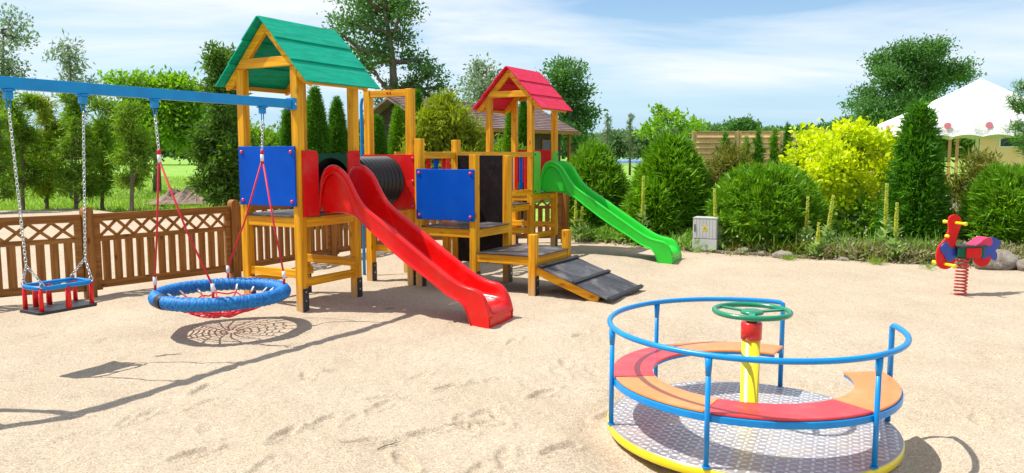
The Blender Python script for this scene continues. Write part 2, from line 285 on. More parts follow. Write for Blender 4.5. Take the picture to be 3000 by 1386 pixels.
def sandmat():
    m = mat('pale_sand', (.62, .5, .36), .95, spec=.15); nt = m.node_tree; N = nt.nodes; L = nt.links; b = N['Principled BSDF']
    tc = N.new('ShaderNodeTexCoord')
    def nz(s, d=3, rg=.6):
        n = N.new('ShaderNodeTexNoise'); n.inputs['Scale'].default_value = s; n.inputs['Detail'].default_value = d; n.inputs['Roughness'].default_value = rg; L.new(tc.outputs['Object'], n.inputs[0]); return n.outputs[0]
    def ramp(i, a, b_, ca, cb):
        r = N.new('ShaderNodeValToRGB'); r.color_ramp.elements[0].position = a; r.color_ramp.elements[1].position = b_; r.color_ramp.elements[0].color = (*ca, 1); r.color_ramp.elements[1].color = (*cb, 1); L.new(i, r.inputs[0]); return r.outputs[0]
    def mix(f, a, b_, mode='MIX'):
        x = N.new('ShaderNodeMix'); x.data_type = 'RGBA'; x.blend_type = mode
        if isinstance(f, float): x.inputs[0].default_value = f
        else: L.new(f, x.inputs[0])
        L.new(a, x.inputs[6]); L.new(b_, x.inputs[7]); return x.outputs[2]
    base = ramp(nz(1.1, 6), .3, .7, (.475, .402, .315), (.555, .478, .385))
    grain = ramp(nz(105, 2, .8), .36, .66, (.58, .54, .48), (1.22, 1.19, 1.14))
    g2 = ramp(nz(34, 4, .7), .3, .7, (.84, .83, .81), (1.1, 1.09, 1.07))
    c = mix(1.0, base, grain, 'MULTIPLY'); c = mix(1.0, c, g2, 'MULTIPLY')
    L.new(c, b.inputs['Base Color'])
    ad = N.new('ShaderNodeMath'); ad.operation = 'ADD'; L.new(nz(55, 5, .75), ad.inputs[0]); L.new(nz(200, 2), ad.inputs[1])
    bp = N.new('ShaderNodeBump'); bp.inputs['Strength'].default_value = .55; bp.inputs['Distance'].default_value = .006; L.new(ad.outputs[0], bp.inputs['Height']); L.new(bp.outputs[0], b.inputs['Normal'])
    return m
M['sand'] = sandmat()
def axis_pts(segs):
    o = []
    for a, b, s in segs: o += list(np.arange(a, b, s))
    return o+[segs[-1][1]]
def ground():
    xs = axis_pts([(-26, -9, .5), (-9, -4.5, .09), (-4.5, -2.4, .04), (-2.4, 3.2, .0145), (3.2, 6, .045), (6, 12, .25)])
    ys = axis_pts([(1.0, 2.0, .1), (2.0, 2.8, .06), (2.8, 5.4, .0145), (5.4, 8.5, .035), (8.5, 12, .08), (12, 16, .16), (16, 27, .35)])
    nx, ny = len(xs), len(ys); v = []
    for y in ys:
        for x in xs:
            z = zs(x, y)
            lim = 23+1.6*hnoise(x, y, .35, 8)-(.9*(x+3.5) if x > -3.5 else 0)   # where the field grass takes over
            lim = min(lim, 24); d = y-max(lim, 15.2)
            if d > -.5: z -= min(1, (d+.5)/1.2)*.27
            v.append((x, y, z))
    f = [(j*nx+i, j*nx+i+1, (j+1)*nx+i+1, (j+1)*nx+i) for j in range(ny-1) for i in range(nx-1)]
    me = bpy.data.meshes.new('sand_ground'); me.from_pydata(v, [], f); me.polygons.foreach_set('use_smooth', [True]*len(f)); me.materials.append(M['sand'])
    o = bpy.data.objects.new('sand_ground', me); C.objects.link(o); tag(o, kind='structure')
ground()
M['field'] = noisy('meadow_grass_ground', (.14, .31, .025), (.26, .44, .045), .6, .95, bump=.6, bscale=9, bdist=.1, detail=9, dirt=((.36, .36, .12), 1.2, .35))
g = MB(); xs = [-900, -300, -100, -50, -25, 0, 25, 50, 100, 300, 900]; ys = [-60, 14, 30, 60, 110, 200, 400, 1200]
vs = [(x, y, -.18) for y in ys for x in xs]
g.add(vs, [(j*11+i, j*11+i+1, (j+1)*11+i+1, (j+1)*11+i) for j in range(7) for i in range(10)])
g.build('ground', M['field'], kind='structure')
# ================================================================ play structure (local x = u, y = v)
OX, OY, ROT = -2.131, 7.969, R(60.74)
def L2W(u, v, z=0):
    return Vector((OX+u*math.cos(ROT)-v*math.sin(ROT), OY+u*math.sin(ROT)+v*math.cos(ROT), z))
PS = empty('play_structure', (OX, OY, 0), ROT, label='wooden climbing frame with green roofed tower, red roofed tower, tunnel and two slides', cat='play structure')
W = .09
def post(u, v, h, z0=-.25, plate=True, side='v'):
    o = MB().box(u, u+W, v, v+W, z0, h).build('post', M['wz'], PS, bevel=.006)
    if plate:
        b = MB().box(u+.006, u+W-.001, v-.006, v-.0005, -.25, .225)
        pl = b.build('post_anchor', M['steel'], o)
        for z in (.10, .19):
            k = MB(); k.lathe([(.010, -.012), (.010, -.007), (.004, -.006)], (u+W/2, v, z), 8, axis='y'); k.build('anchor_bolt', M['zinc'], o)
    return o
def board(name, u0, u1, v0, v1, z0, z1, m, par=None, bevel=.004, label=None):
    return MB().box(u0, u1, v0, v1, z0, z1).build(name, m, par or PS, bevel=bevel, label=label)
def caps(parent, pts, axis, s=-1):
    for (u, v, z) in pts:
        k = MB(); pr = [(.019, 0), (.0195, s*.004), (.016, s*.011), (.009, s*.0155), (.002, s*.017)]
        if s < 0: pr = pr[::-1]
        k.lathe(pr, (u, v, z), 12, axis='x' if axis == 'u' else 'y'); k.build('bolt_cap', M['bolt'], parent)
SLIDE = dict(
    d=[.0, .004, .02, .06, .11, .17, .23, .30, .36, .40, .44, .51, .60, .70, .83, .96, 1.15, 1.35, 1.48, 1.58, 1.68, 1.78, 1.855, 1.93, 1.985, 2.02, 2.035],
    rim=[1.06, 1.20, 1.345, 1.43, 1.468, 1.481, 1.47, 1.43, 1.37, 1.305, 1.235, 1.125, 1.045, .985, .905, .823, .70, .575, .49, .43, .38, .352, .345, .325, .255, .165, .09],
    floor=[.985, .985, .985, .985, .985, .985, .98, .97, .955, .94, .92, .885, .83, .765, .68, .60, .475, .35, .28, .235, .21, .20, .195, .19, .17, .12, .08],
    skirt=[1.0, 1.09, 1.225, 1.325, 1.375, 1.40, 1.388, 1.335, 1.24, 1.13, 1.01, .94, .875, .80, .71, .617, .50, .395, .315, .25, .215, .20, -.12, -.12, -.12, -.12, -.12])
def slide(u0, u1, v0, m, name, lab, ds=1.0, zg=0.0):
    s = {k_: list(v_) for k_, v_ in SLIDE.items()}
    for k_ in ('rim', 'floor', 'skirt'): s[k_] = [z_+zg*min(1, max(0, (q_-.5)/1.3)) for z_, q_ in zip(s[k_], s['d'])]
    s['d'] = [q_*(ds if q_ > .5 else 1+(ds-1)*q_/.5) for q_ in s['d']]; dF = ds; n = len(s['d']); vs = []; k = None
    for i in range(n):
        d, r, f, sk = s['d'][i], s['rim'][i], s['floor'][i], s['skirt'][i]
        f = min(f, r-.005)
        a = []
        lip = .045
        def side(sg, uo):
            # outer skirt bottom, a small bead, outer wall, rounded rim, inner wall, fillet
            return [(uo+sg*.014, sk-.002), (uo-sg*.016, sk), (uo-sg*.018, sk+.010), (uo-sg*.001, sk+.016), (uo, sk+.024), (uo, r-.035), (uo-sg*.010, r-.018), (uo-sg*.010, r-.008), (uo, r), (uo+sg*.012, r+.006), (uo+sg*.030, r+.004), (uo+sg*.042, r-.006), (uo+sg*.050, r-.025),
                    (uo+sg*.056, f+(r-f)*.4), (uo+sg*.066, f+min(.03, (r-f)*.3)), (uo+sg*.088, f+.008), (uo+sg*.125, f)]
        Ls = side(1, u0); Rs = side(-1, u1)
        a = Ls+[((u0+u1)/2, f-.004)]+Rs[::-1]
        k = len(a)
        for (u, z) in a: vs.append((u, v0-d, z))
    fs = [(i*k+j, i*k+j+1, (i+1)*k+j+1, (i+1)*k+j) for i in range(n-1) for j in range(k-1)]
    mb = MB(); mb.add(vs, fs, True)
    o = mb.build('slide', m, PS, label=lab)
    sb = o.modifiers.new('sub', 'SUBSURF'); sb.levels = 1; sb.render_levels = 1
    so_ = o.modifiers.new('thick', 'SOLIDIFY'); so_.thickness = .005; so_.offset = 0
    # recessed side cheeks under the hood and the front apron
    for uu in (u0+.026, u1-.030):
        pts = [(v0-s['d'][i], s['rim'][i]-.04) for i in range(1, 13)]
        low = [(v0-.60, .885), (v0-.51, .95), (v0-.43, 1.0), (v0-.004, 1.005)]
        MB().prism(pts+low, uu, uu+.004, 'yz').build('slide_cheek', m, o)
    ap = MB(); ap.prism([(u0+.02, -.15), (u1-.02, -.15), (u1-.02, .12), (u1-.05, .105), (u0+.05, .105), (u0+.02, .12)], v0-2.030*dF, v0-2.020*dF, 'xz'); ap.build('slide_front', m, o, bevel=.004)
    for uu in (u0-.001, u1-.094):
        MB().box(uu, uu+.095, v0-1.862*dF, v0-1.857*dF, -.12, .19).build('slide_foot', m, o)
    MB().box(u0+.05, u1-.05, v0-.03, v0+.03, .972, .984).build('slide_lip', m, o)
    return o
def tower(u, v, roofm, roofname, boardm, backm, blue, hgt):
    for a, b in ((0, 0), (0, .76), (.84, 0), (.84, .76)): post(u+a, v+b, hgt)
    board('deck', u-.004, u+.934, v+.094, v+.756, .955, .970, M['deck'], bevel=.002); board('deck_edge', u+.094, u+.836, v-.004, v+.09, .956, .969, M['deck'], bevel=.002)
    board('deck_edge', u+.094, u+.836, v+.76, v+.854, .956, .969, M['deck'], bevel=.002)
    board('deck_beam', u+.012, u+.052, v+.09, v+.76, .85, .952, M['wy']); board('deck_beam', u+.878, u+.918, v+.09, v+.76, .85, .952, M['wy'])
    board('deck_beam', u+.09, u+.84, v+.012, v+.052, .85, .952, M['wx']); board('deck_beam', u+.09, u+.84, v+.798, v+.838, .85, .952, M['wx'])
    board('stretcher', u+.03, u+.07, v+.09, v+.76, .325, .412, M['wy']); board('stretcher', u+.835-.04, u+.835, v-.01, v+.87, .365, .455, M['wy'])
    board('stretcher', u+.09, u+.84, v+.035, v+.075, .235, .32, M['wx']); board('stretcher', u+.0, u+.93, v+.72, v+.757, .215, .30, M['wx'])
    # roof
    z_e, z_a = 2.285, 2.955; va, vl, vr = v+.425, v+1.045, v-.195; u0, u1 = u-.085, u+1.045
    rf = empty('roof', (0, 0, 0)); rf.parent = PS
    if roofname: rf['label'] = roofname
    th = .016
    for sg, ve in ((1, vl), (-1, vr)):
        dv, dz = ve-va, z_e-z_a; ln = math.hypot(dv, dz); tv, tz = dv/ln, dz/ln; nv, nz = -tz*sg, tv*sg
        if nz < 0: nv, nz = -nv, -nz
        nl_ = MB()
        for k, (a, b) in enumerate(((0, .345), (.33, .68), (.665, 1.0))):
            off = (2-k)*.0 + (.0 if k == 0 else .0)
            lift0, lift1 = (.020 if k else .012), (.018 if k < 2 else .012)
            # every board laps over the next one down the slope
            A = (va+tv*ln*a+nv*.004, z_a+tz*ln*a+nz*.004); B = (va+tv*ln*b+nv*lift1, z_a+tz*ln*b+nz*lift1)
            pts = [A, B, (B[0]+nv*th, B[1]+nz*th), (A[0]+nv*th, A[1]+nz*th)]
            MB().prism(pts, u0+random.uniform(-.004, .004), u1, 'yz').build('roof_board', roofm, rf, bevel=.002)
        for uu in (u+.03, u+.87):      # rafters under each slope
            w_ = .085
            p0 = (va-tv*0, z_a-.012); 
            A = (va, z_a-.010); B = (va+tv*ln*.96, z_a+tz*ln*.96-.008)
            e = w_
            pts = [A, B, (B[0]-tv*.02-nv*0, B[1]-e*.55), (B[0]-tv*.10-nv*e, B[1]-tz*.10-nz*e), (A[0], A[1]-e/abs(nz)*1.0)]
            MB().prism(pts, uu-.022, uu+.022, 'yz').build('rafter', M['wy'], rf, bevel=.003)
        ev = va+tv*ln*.93; ez = z_a+tz*ln*.93
        MB().box(u+.055, u+.845, ev-.02, ev+.02, ez-.055, ez-.012).build('eave_batten', M['wx'], rf, bevel=.003)
    for uu in (u-.012, u+.905):
        zb = hgt+.002
        MB().prism([(v+.02, zb), (v+.83, zb), (v+.755, zb+.098), (v+.095, zb+.098)], uu+.0, uu+.042, 'yz').build('tie_beam', M['wy'], rf, bevel=.004)
    # slide boards with rounded inner top corner
    for a, b, fl in ((.036, .255, 1), (.715, .905, -1)):
        r = .05
        if fl == 1: pts = [(u+a, .962), (u+b, .962), (u+b, 1.63-r)]+arc(u+b-r, 1.63-r, r, 0, 90, 6)+[(u+a, 1.63)]
        else: pts = [(u+a, .962), (u+b, .962), (u+b, 1.63), (u+a+r, 1.63)]+arc(u+a+r, 1.63-r, r, 90, 180, 6)
        o = MB().prism(pts, v-.022, v-.004, 'xz').build('slide_board', boardm, PS, bevel=.003)
        xb = u+a+.035 if fl == 1 else u+b-.035
        for z in (1.0, 1.585): k = MB(); k.lathe([(.014, -.030), (.014, -.024), (.014, -.0225)], (xb, v, z), 10, axis='y'); k.build('bolt', boardm if boardm is M['redb'] else M['steel'], o)
    # back board; with a round hole where the tunnel starts
    if blue:
        hole(u+.932, u+.950, v+.01, v+.84, .975, 1.60, v+.42, 1.265, .285, backm, 'tunnel_board')
        p = board('panel', u-.020, u-.002, v+.035, v+.83, 1.066, 1.672, M['blueb'], bevel=.005, label='blue square side panel')
        caps(p, [(u-.020, v+a, z) for a in (.085, .78) for z in (1.115, 1.615)], 'u')
        board('rail', u+.09, u+.84, v+.80, v+.84, 1.5, 1.57, M['wx']); board('rail', u+.09, u+.84, v+.80, v+.84, 1.1, 1.16, M['wx'])
    else:
        board('panel', u+.932, u+.950, v+.01, v+.84, 1.10, 1.66, backm, bevel=.004, label='red board at the back of the tower')
def hole(u0, u1, v0, v1, z0, z1, cv, cz, r, m, name):
    n = 36; ring = [(cv+r*math.cos(2*PI*i/n), cz+r*math.sin(2*PI*i/n)) for i in range(n)]
    outp = []
    for i in range(n):
        a = 2*PI*i/n; c, s_ = math.cos(a), math.sin(a); t = 9
        if c > 1e-6: t = min(t, (v1-cv)/c)
        if c < -1e-6: t = min(t, (v0-cv)/c)
        if s_ > 1e-6: t = min(t, (z1-cz)/s_)
        if s_ < -1e-6: t = min(t, (z0-cz)/s_)
        outp.append((cv+t*c, cz+t*s_))
    # snap the nearest ring samples to the true corners
    for cor in ((v0, z0), (v0, z1), (v1, z0), (v1, z1)):
        i = min(range(n), key=lambda q: (outp[q][0]-cor[0])**2+(outp[q][1]-cor[1])**2); outp[i] = cor
    vs = []
    for u in (u0, u1): vs += [(u, p[0], p[1]) for p in outp]+[(u, p[0], p[1]) for p in ring]
    fs = []
    for i in range(n):
        j = (i+1) % n
        fs += [(i, j, n+j, n+i), (2*n+i, 3*n+i, 3*n+j, 2*n+j), (i, 2*n+i, 2*n+j, j), (n+i, n+j, 3*n+j, 3*n+i)]
    return MB().add(vs, fs).build(name, m, PS)
tower(0, 0, M['roofg'], 'green pitched board roof', M['redb'], M['greenb'], True, 2.465)
tower(5.2, .109, M['roofr'], 'red pitched board roof', M['lgreenb'], M['redb'], False, 2.485)
slide(.280, .722, -.012, M['red'], 'slide', 'red moulded slide from the green roofed tower')
slide(5.48, 5.922, .097, M['green'], 'slide', 'green moulded slide from the red roofed tower', 1.085, -.045)
# tunnel
prof = []
nr = 12; ua, ub = .952, 1.878
for i in range(nr*6+1):
    t = i/(nr*6); prof.append((.284+.019*max(-1, min(1, 1.8*math.cos(2*PI*t*nr))), ua+(ub-ua)*t))
tn = MB(); tn.lathe(prof, (0, .415, 1.265), 40, axis='x'); tn.f = tn.f[:-2]; tn.sm = tn.sm[:-2]
tn.build('tunnel', M['tunnel'], PS, label='black corrugated crawl tunnel')
# tunnel arrival tower
for (u, v, h) in ((1.9, .65, 2.375), (1.9, .01, 2.375)): post(u, v, h)
for (u, v, h) in ((2.67, .65, 1.0), (2.67, .01, 1.0)): post(u, v, h)
tb = board('top_beam', 1.91, 1.95, .10, .65, 2.285, 2.37, M['wy'])
k = MB()
for v in (.33, .372): k.lathe([(.002, 0), (.014, .0)], (1.908, v, 2.332), 8, axis='x'); k.box(1.906, 1.9085, v-.012, v+.012, 2.322, 2.342)
k.build('tunnel_mark', M['redb'], tb)
rp_ = hole(1.878, 1.897, -.064, .74, .925, 1.585, .415, 1.265, .292, M['redb'], 'tunnel_board')
caps(rp_, [(1.878, v, z) for v in (-.02, .70) for z in (.97, 1.265, 1.54)], 'u')
board('deck', 1.91, 2.76, .10, .65, .915, .93, M['deck']); board('deck_beam', 1.93, 1.97, .10, .65, .82, .912, M['wy']); board('deck_beam', 1.99, 2.67, .03, .07, .82, .912, M['wx']); board('deck_beam', 1.99, 2.67, .68, .72, .82, .912, M['wx'])
board('stretcher', 1.985, 2.02, -.0, .75, .37, .45, M['wy']); board('stretcher', 1.99, 2.67, .04, .08, .27, .35, M['wx'])
pl = MB(); pl.tube([(2.32, .78, 2.33), (2.32, 1.05, 2.33), (2.32, 1.11, 2.30), (2.32, 1.127, 2.22), (2.32, 1.127, 1.2), (2.32, 1.127, -.1)], .021, 12); pl.build('fire_pole', M['bluem'], PS)
# middle module
post(1.87, -.14, 1.775); post(2.67, -.14, 1.772); post(1.87, -.915, 1.586); post(2.67, -.90, 1.573)
p2_ = board('panel', 1.850, 1.868, -.905, -.085, .815, 1.416, M['blueb'], bevel=.005, label='second blue side panel, by the dark board')
caps(p2_, [(1.850, v, z) for v in (-.855, -.13) for z in (.865, 1.37)], 'u')
board('deck', 1.862, 2.765, -.822, -.145, .722, .737, M['deck'], bevel=.002); board('deck_edge', 1.963, 2.665, -.925, -.822, .723, .736, M['deck'], bevel=.002)
board('deck_beam', 1.88, 1.92, -.825, -.14, .62, .719, M['wy']); board('deck_beam', 1.96, 2.67, -.905, -.865, .62, .719, M['wx']); board('deck_beam', 1.96, 2.67, -.12, -.08, .62, .719, M['wx'])
board('climbing_board', 2.68, 2.698, -.808, -.142, .21, 1.575, M['board'], label='tall dark brown board with scuffs')
board('deck_beam', 2.70, 2.74, -.81, -.14, .62, .719, M['wy'])
board('rail', 1.962, 2.668, -.115, -.075, 1.535, 1.615, M['wx'])
for i, c in enumerate((M['redb'], M['blueb'], M['redb'])):
    board('slat', 2.10+i*.165, 2.18+i*.165, -.073, -.056, .78, 1.58, c, bevel=.003)
# low module and its ramp
post(1.87, -1.69, .70, z0=-.2); post(2.73, -1.69, .68, z0=-.2)
board('deck', 1.862, 2.83, -1.595, -.925, .447, .462, M['deck'], bevel=.002); board('deck_edge', 1.963, 2.727, -1.70, -1.595, .448, .461, M['deck'], bevel=.002)
board('deck_beam', 1.88, 1.92, -1.60, -.915, .345, .444, M['wy']); board('deck_beam', 1.96, 2.73, -1.68, -1.64, .345, .444, M['wx']); board('deck_beam', 2.765, 2.80, -1.60, -.81, .345, .444, M['wy'])
rm = empty('ramp'); rm.parent = PS
RA, RB = (-1.705, .345), (-2.60, .028)
dl = math.hypot(RB[0]-RA[0], RB[1]-RA[1]); tv, tz = (RB[0]-RA[0])/dl, (RB[1]-RA[1])/dl
def rbox(name, u0, u1, s0, s1, h0, h1, m):
    pts = [(RA[0]+tv*s+(-tz)*h*-1*-1, RA[1]+tz*s+(-tv)*h) for s, h in ((s0, h0), (s1, h0), (s1, h1), (s0, h1))]
    pts = [(RA[0]+tv*s+tz*h*1, RA[1]+tz*s-tv*h) for s, h in ((s0, h0), (s1, h0), (s1, h1), (s0, h1))]
    MB().prism(pts, u0, u1, 'yz').build(name, m, rm, bevel=.003)
rbox('ramp_board', 1.86, 2.85, 0, dl*.5, 0, .014, M['deck']); rbox('ramp_board', 1.86, 2.85, dl*.5+.003, dl, 0, .014, M['deck'])
for s_ in (.03, dl*.5-.01, dl-.045): rbox('cleat', 1.845, 2.865, s_, s_+.045, .015, .035, M['black'])
rbox('stringer', 1.90, 1.945, .0, dl*.84, -.10, -.003, M['wy']); rbox('stringer', 2.76, 2.805, .0, dl*.84, -.10, -.003, M['wy'])
# bridge to the red roofed tower
br = empty('bridge'); br.parent = PS
for vv in (.10, .90):
    board('bridge_rail', 2.76, 5.2, vv, vv+.04, 1.545, 1.622, M['wx'], br); board('bridge_rail', 2.76, 5.2, vv, vv+.04, .95, 1.04, M['wx'], br)
    for i in range(15 if vv < .5 else 0):
        board('slat', 2.86+i*.155, 2.94+i*.155, vv+.043, vv+.060, .98, 1.6, M['blueb'] if i % 2 else M['redb'], br, bevel=.003)
board('bridge_deck', 2.8, 5.19, .14, .90, .81, .825, M['deck'], br); board('bridge_beam', 2.8, 5.19, .15, .19, .71, .808, M['wx'], br); board('bridge_beam', 2.8, 5.19, .85, .89, .71, .808, M['wx'], br)
# ================================================================ swing frame
SF = empty('swing_frame', (OX, OY, 0), ROT, label='blue steel swing beam running left from the green roofed tower', cat='swing frame')
board('beam', -3.62, -.012, .012, .078, 2.045, 2.13, M['bluem'], SF, bevel=.005)
pe = board('end_plate', -.06, -.006, -.002, .092, 2.03, 2.145, M['bluem'], SF, bevel=.003)
k = MB(); k.lathe([(.012, -.008), (.012, -.002)], (-.03, -.002, 2.085), 8, axis='y'); k.build('bolt', M['zinc'], pe)
for s_ in (-1, 1):
    MB().tube([(-3.55, .045+s_*.02, 2.09), (-3.95, .045+s_*.95, -.2)], .04, 14).build('leg', M['bluem'], SF)
MB().tube([(-3.73, .045-.36, 1.25), (-3.73, .045+.36, 1.25)], .025, 10).build('brace', M['bluem'], SF)
HU = (-2.74, -2.197, -1.58, -.415)
for u in HU:
    h = MB(); h.box(u-.032, u+.032, .0, .090, 2.030, 2.044); h.box(u-.024, u+.024, .018, .072, 1.975, 2.030)
    ho = h.build('hanger', M['bluem'], SF, bevel=.004)
    t = MB(); t.tube([(u-.014, .045, 1.975), (u-.011, .045, 1.91)], .005, 6); t.tube([(u+.014, .045, 1.975), (u+.011, .045, 1.91)], .005, 6); t.build('shackle', M['bluem'], ho)
def chain(mb, a, b, ll=.034, r=.0033, wdt=.0095):
    a = Vector(a); b = Vector(b); d = b-a; n = max(2, int(d.length/(ll*.78))); d.normalize()
    s1 = d.orthogonal().normalized(); s2 = d.cross(s1)
    for i in range(n):
        c = a+(b-a)*((i+.5)/n); sd = (s1+s2).normalized() if i % 2 else (s1-s2).normalized()
        pts = []
        for k in range(10):
            an = 2*PI*k/10; e = (ll/2-wdt)*(1 if math.sin(an) > 0 else -1)
            pts.append(c+d*(e+wdt*math.sin(an))+sd*wdt*math.cos(an))
        mb.tube(pts, r, 5, closed=True)
VC = .045
# cradle seat
u0 = -2.47
BS = empty('cradle_swing', L2W(u0, VC), ROT, label='toddler cradle swing seat with blue rim and red uprights, hung on chains', cat='swing')
fr = [(-.20, -.09), (-.165, -.125), (.165, -.125), (.20, -.09), (.20, .09), (.165, .125), (-.165, .125), (-.20, .09)]
MB().tube([(x, y, .64) for x, y in fr], .011, 10, closed=True).build('rim', M['bluem'], BS)
MB().tube([(x*.99, y*.99, .625) for x, y in fr], .009, 8, closed=True).build('rim_sleeve', M['bluem'], BS)
MB().prism([(-.225, -.115), (-.205, -.135), (.205, -.135), (.225, -.115), (.225, .115), (.205, .135), (-.205, .135), (-.225, .115)], .445, .468, 'xy').build('seat_board', M['black'], BS, bevel=.005)
for x, y in ((-.19, -.105), (-.19, .1), (.19, -.105), (.19, .1), (0, -.122), (0, .122), (-.10, .124)):
    w_ = .017 if abs(x) > .15 else .021
    m_ = MB(); m_.tube([(x, y, .466), (x, y, .55), (x, y, .63)], [w_, w_*.92, w_*.8], 10); m_.build('upright', M['red'], BS)
for sx, hu in ((-1, HU[0]-u0), (1, HU[1]-u0)):
    cm = MB(); jx = sx*.215+(hu-sx*.215)*.12; jz = .80
    chain(cm, (hu, 0, 1.91), (jx, 0, jz))
    for sy in (-1, 1):
        chain(cm, (jx, 0, jz), (sx*.185, sy*.115, .675))
        cm.tube([(sx*.185+.017*math.cos(t), sy*.115, .655+.019*math.sin(t)) for t in [2*PI*i/10 for i in range(10)]], .004, 6, closed=True)
    cm.build('chain', M['zinc'], BS)
# nest swing
uc = -.975
NS = empty('nest_swing', L2W(uc, VC), ROT, label='round nest swing with blue rope ring and red net above the sand', cat='swing')
RR, rt, zr = .548, .060, .33
seg = 512; tv_ = []; nn = 16
mb = MB(); vs = []
for i in range(seg):
    a = 2*PI*i/seg
    for k in range(nn):
        b = 2*PI*k/nn; q = rt*(1+.085*math.sin(64*a+2*b)*(1-.5*math.sin(32*a-3*b)**2)+.03*math.sin(128*a-3*b))
        vs.append(((RR+q*math.cos(b))*math.cos(a), (RR+q*math.cos(b))*math.sin(a), zr+q*math.sin(b)))
mb.add(vs, [(i*nn+k, ((i+1) % seg)*nn+k, ((i+1) % seg)*nn+(k+1) % nn, i*nn+(k+1) % nn) for i in range(seg) for k in range(nn)], True)
rg = mb.build('ring', M['rope_b'], NS)
ta = R(228)-ROT+PI*0
ta = math.atan2(-.62, -.78)
tp = MB(); a0 = R(230)-ROT
tp.tube([(RR*math.cos(a0+t), RR*math.sin(a0+t), zr) for t in (-.075, -.03, .03, .075)], rt*1.10, 16); tp.build('rubber_sleeve', M['black'], rg)
net = MB()
def nz_(r): return .33-.20*(1-(r/.52)**2)
def npt(r, a): return Vector((r*math.cos(a), r*math.sin(a), nz_(r)+.012*math.sin(5*a+r*9)))
rad = [R(i*20+random.uniform(-3, 3)) for i in range(18)]
rr_ = [.05, .11, .17, .235, .30, .365, .43]
for a in rad:
    net.tube([npt(r, a+.10*math.sin(r*9+a)) for r in (.05, .12, .2, .28, .36, .43, .49)], .0075, 6)
for i, r in enumerate(rr_):
    pts = []
    for j, a in enumerate(rad):
        pts.append(npt(r, a+.10*math.sin(r*9+a))); pts.append(npt(r*.93 if i else r, a+R(10)+.1*math.sin(r*9+a)))
    net.tube(pts, .0075, 6, closed=True)
net.build('net', M['rope_r'], NS)
for a in rad: MB().tube([npt(.445, a+.1*math.sin(.445*9+a))+Vector((0, 0, .005)), npt(.495, a+.09*math.sin(4.4+a))+Vector((0, 0, .012))], .0095, 8).build('net_clip', M['white'], NS)
for s_, hu in ((-1, HU[2]-uc), (1, HU[3]-uc)):
    top = Vector((hu, 0, 1.91)); jt = Vector((hu*.965, 0, 1.635))
    c = MB(); chain(c, top, jt, .036, .004, .011); c.build('chain', M['zinc'], NS)
    MB().tube([jt, jt+Vector((0, 0, -.045))], .016, 10).build('rope_clamp', M['rope_r'], NS)
    MB().tube([jt+Vector((0, 0, -.045)), jt+Vector((-s_*.003, 0, -.11))], .0165, 10).build('rope_sleeve', M['white'], NS)
    for y in (-1, 1):
        e = Vector((s_*RR*.74, y*RR*.68, zr+.06)); st = jt+Vector((0, y*.008, -.11))
        r_ = MB(); mid = (st+e)/2; r_.tube([st, mid+Vector((0, 0, -.006)), e+Vector((0, 0, .10))], .0085, 8); ro = r_.build('rope', M['rope_r'], NS)
        MB().tube([e+Vector((0, 0, .12)), e+Vector((0, 0, .05))], .016, 10).build('ferrule', M['white'], ro)
        MB().tube([e+Vector((0, 0, .06)), e+Vector((0, 0, -.01))], .012, 8).build('rope_end', M['rope_r'], ro)
# ================================================================ merry-go-round
MG = empty('merry_go_round', (1.353, 4.407, 0), 0, label='round spinning carousel with blue handrail ring, yellow column and green wheel', cat='merry-go-round')
RD = .803
MB().lathe([(RD-.07, .012), (RD-.004, .026), (RD, .032), (RD, .066), (RD-.004, .072), (RD-.02, .073)], (0, 0, 0), 96).build('rim', M['yellowm'], MG)
tr = MB(); tr.lathe([(.02, .066), (RD-.006, .066), (RD-.006, .0765), (RD-.008, .078), (.02, .078)], (0, 0, 0), 96, smooth=False)
pit = .040; rot_ = R(22)
for i in range(-22, 23):
    for j in range(-22, 23):
        x, y = i*pit, j*pit
        X = x*math.cos(rot_)-y*math.sin(rot_); Y = x*math.sin(rot_)+y*math.cos(rot_)
        if math.hypot(X, Y) > RD-.022 or math.hypot(X, Y) < .06: continue
        an = rot_+(PI/4 if (i+j) % 2 else -PI/4); a_, b_ = .0225, .0088; z0, z1 = .0781, .0803
        c, s_ = math.cos(an), math.sin(an)
        base = [(-a_, 0), (-a_*.45, -b_), (a_*.45, -b_), (a_, 0), (a_*.45, b_), (-a_*.45, b_)]
        tr.add([(X+p*c-q*s_, Y+p*s_+q*c, z0) for p, q in base]+[(X+.62*(p*c-q*s_), Y+.62*(p*s_+q*c), z1) for p, q in base],
               [(6, 7, 8, 9, 10, 11)]+[(k, (k+1) % 6, 6+(k+1) % 6, 6+k) for k in range(6)])
nb_ = len(tr.f); fpl = tr.build('floor_plate', M['plate'], MG); fpl.data.materials.append(M['tread'])
mi = [0]*nb_; mi[96*4+2:] = [1]*(nb_-96*4-2); fpl.data.polygons.foreach_set('material_index', mi)
MB().lathe([(.14, -.2), (.14, .014)], (0, 0, 0), 24).build('pivot', M['steel'], MG)
zt = .637; RH = .795
PA = [0, -59, -121, -176, 121, 59]
ringp = []
for i in range(73):
    a = R(-4.5-(292)*i/72); ringp.append((RH*math.cos(a), RH*math.sin(a), zt))
def endp(a):
    x, y = RH*math.cos(R(a)), RH*math.sin(R(a)); return [(x, y, zt-.012), (x, y, zt-.05), (x, y, .078)]
hr = MB(); hr.tube(endp(0)[::-1]+[(RH*math.cos(R(-1.2)), RH*math.sin(R(-1.2)), zt-.002)]+ringp+[(RH*math.cos(R(60.5)), RH*math.sin(R(60.5)), zt-.002)]+endp(59), .0155, 12)
hr.build('handrail', M['bluem'], MG)
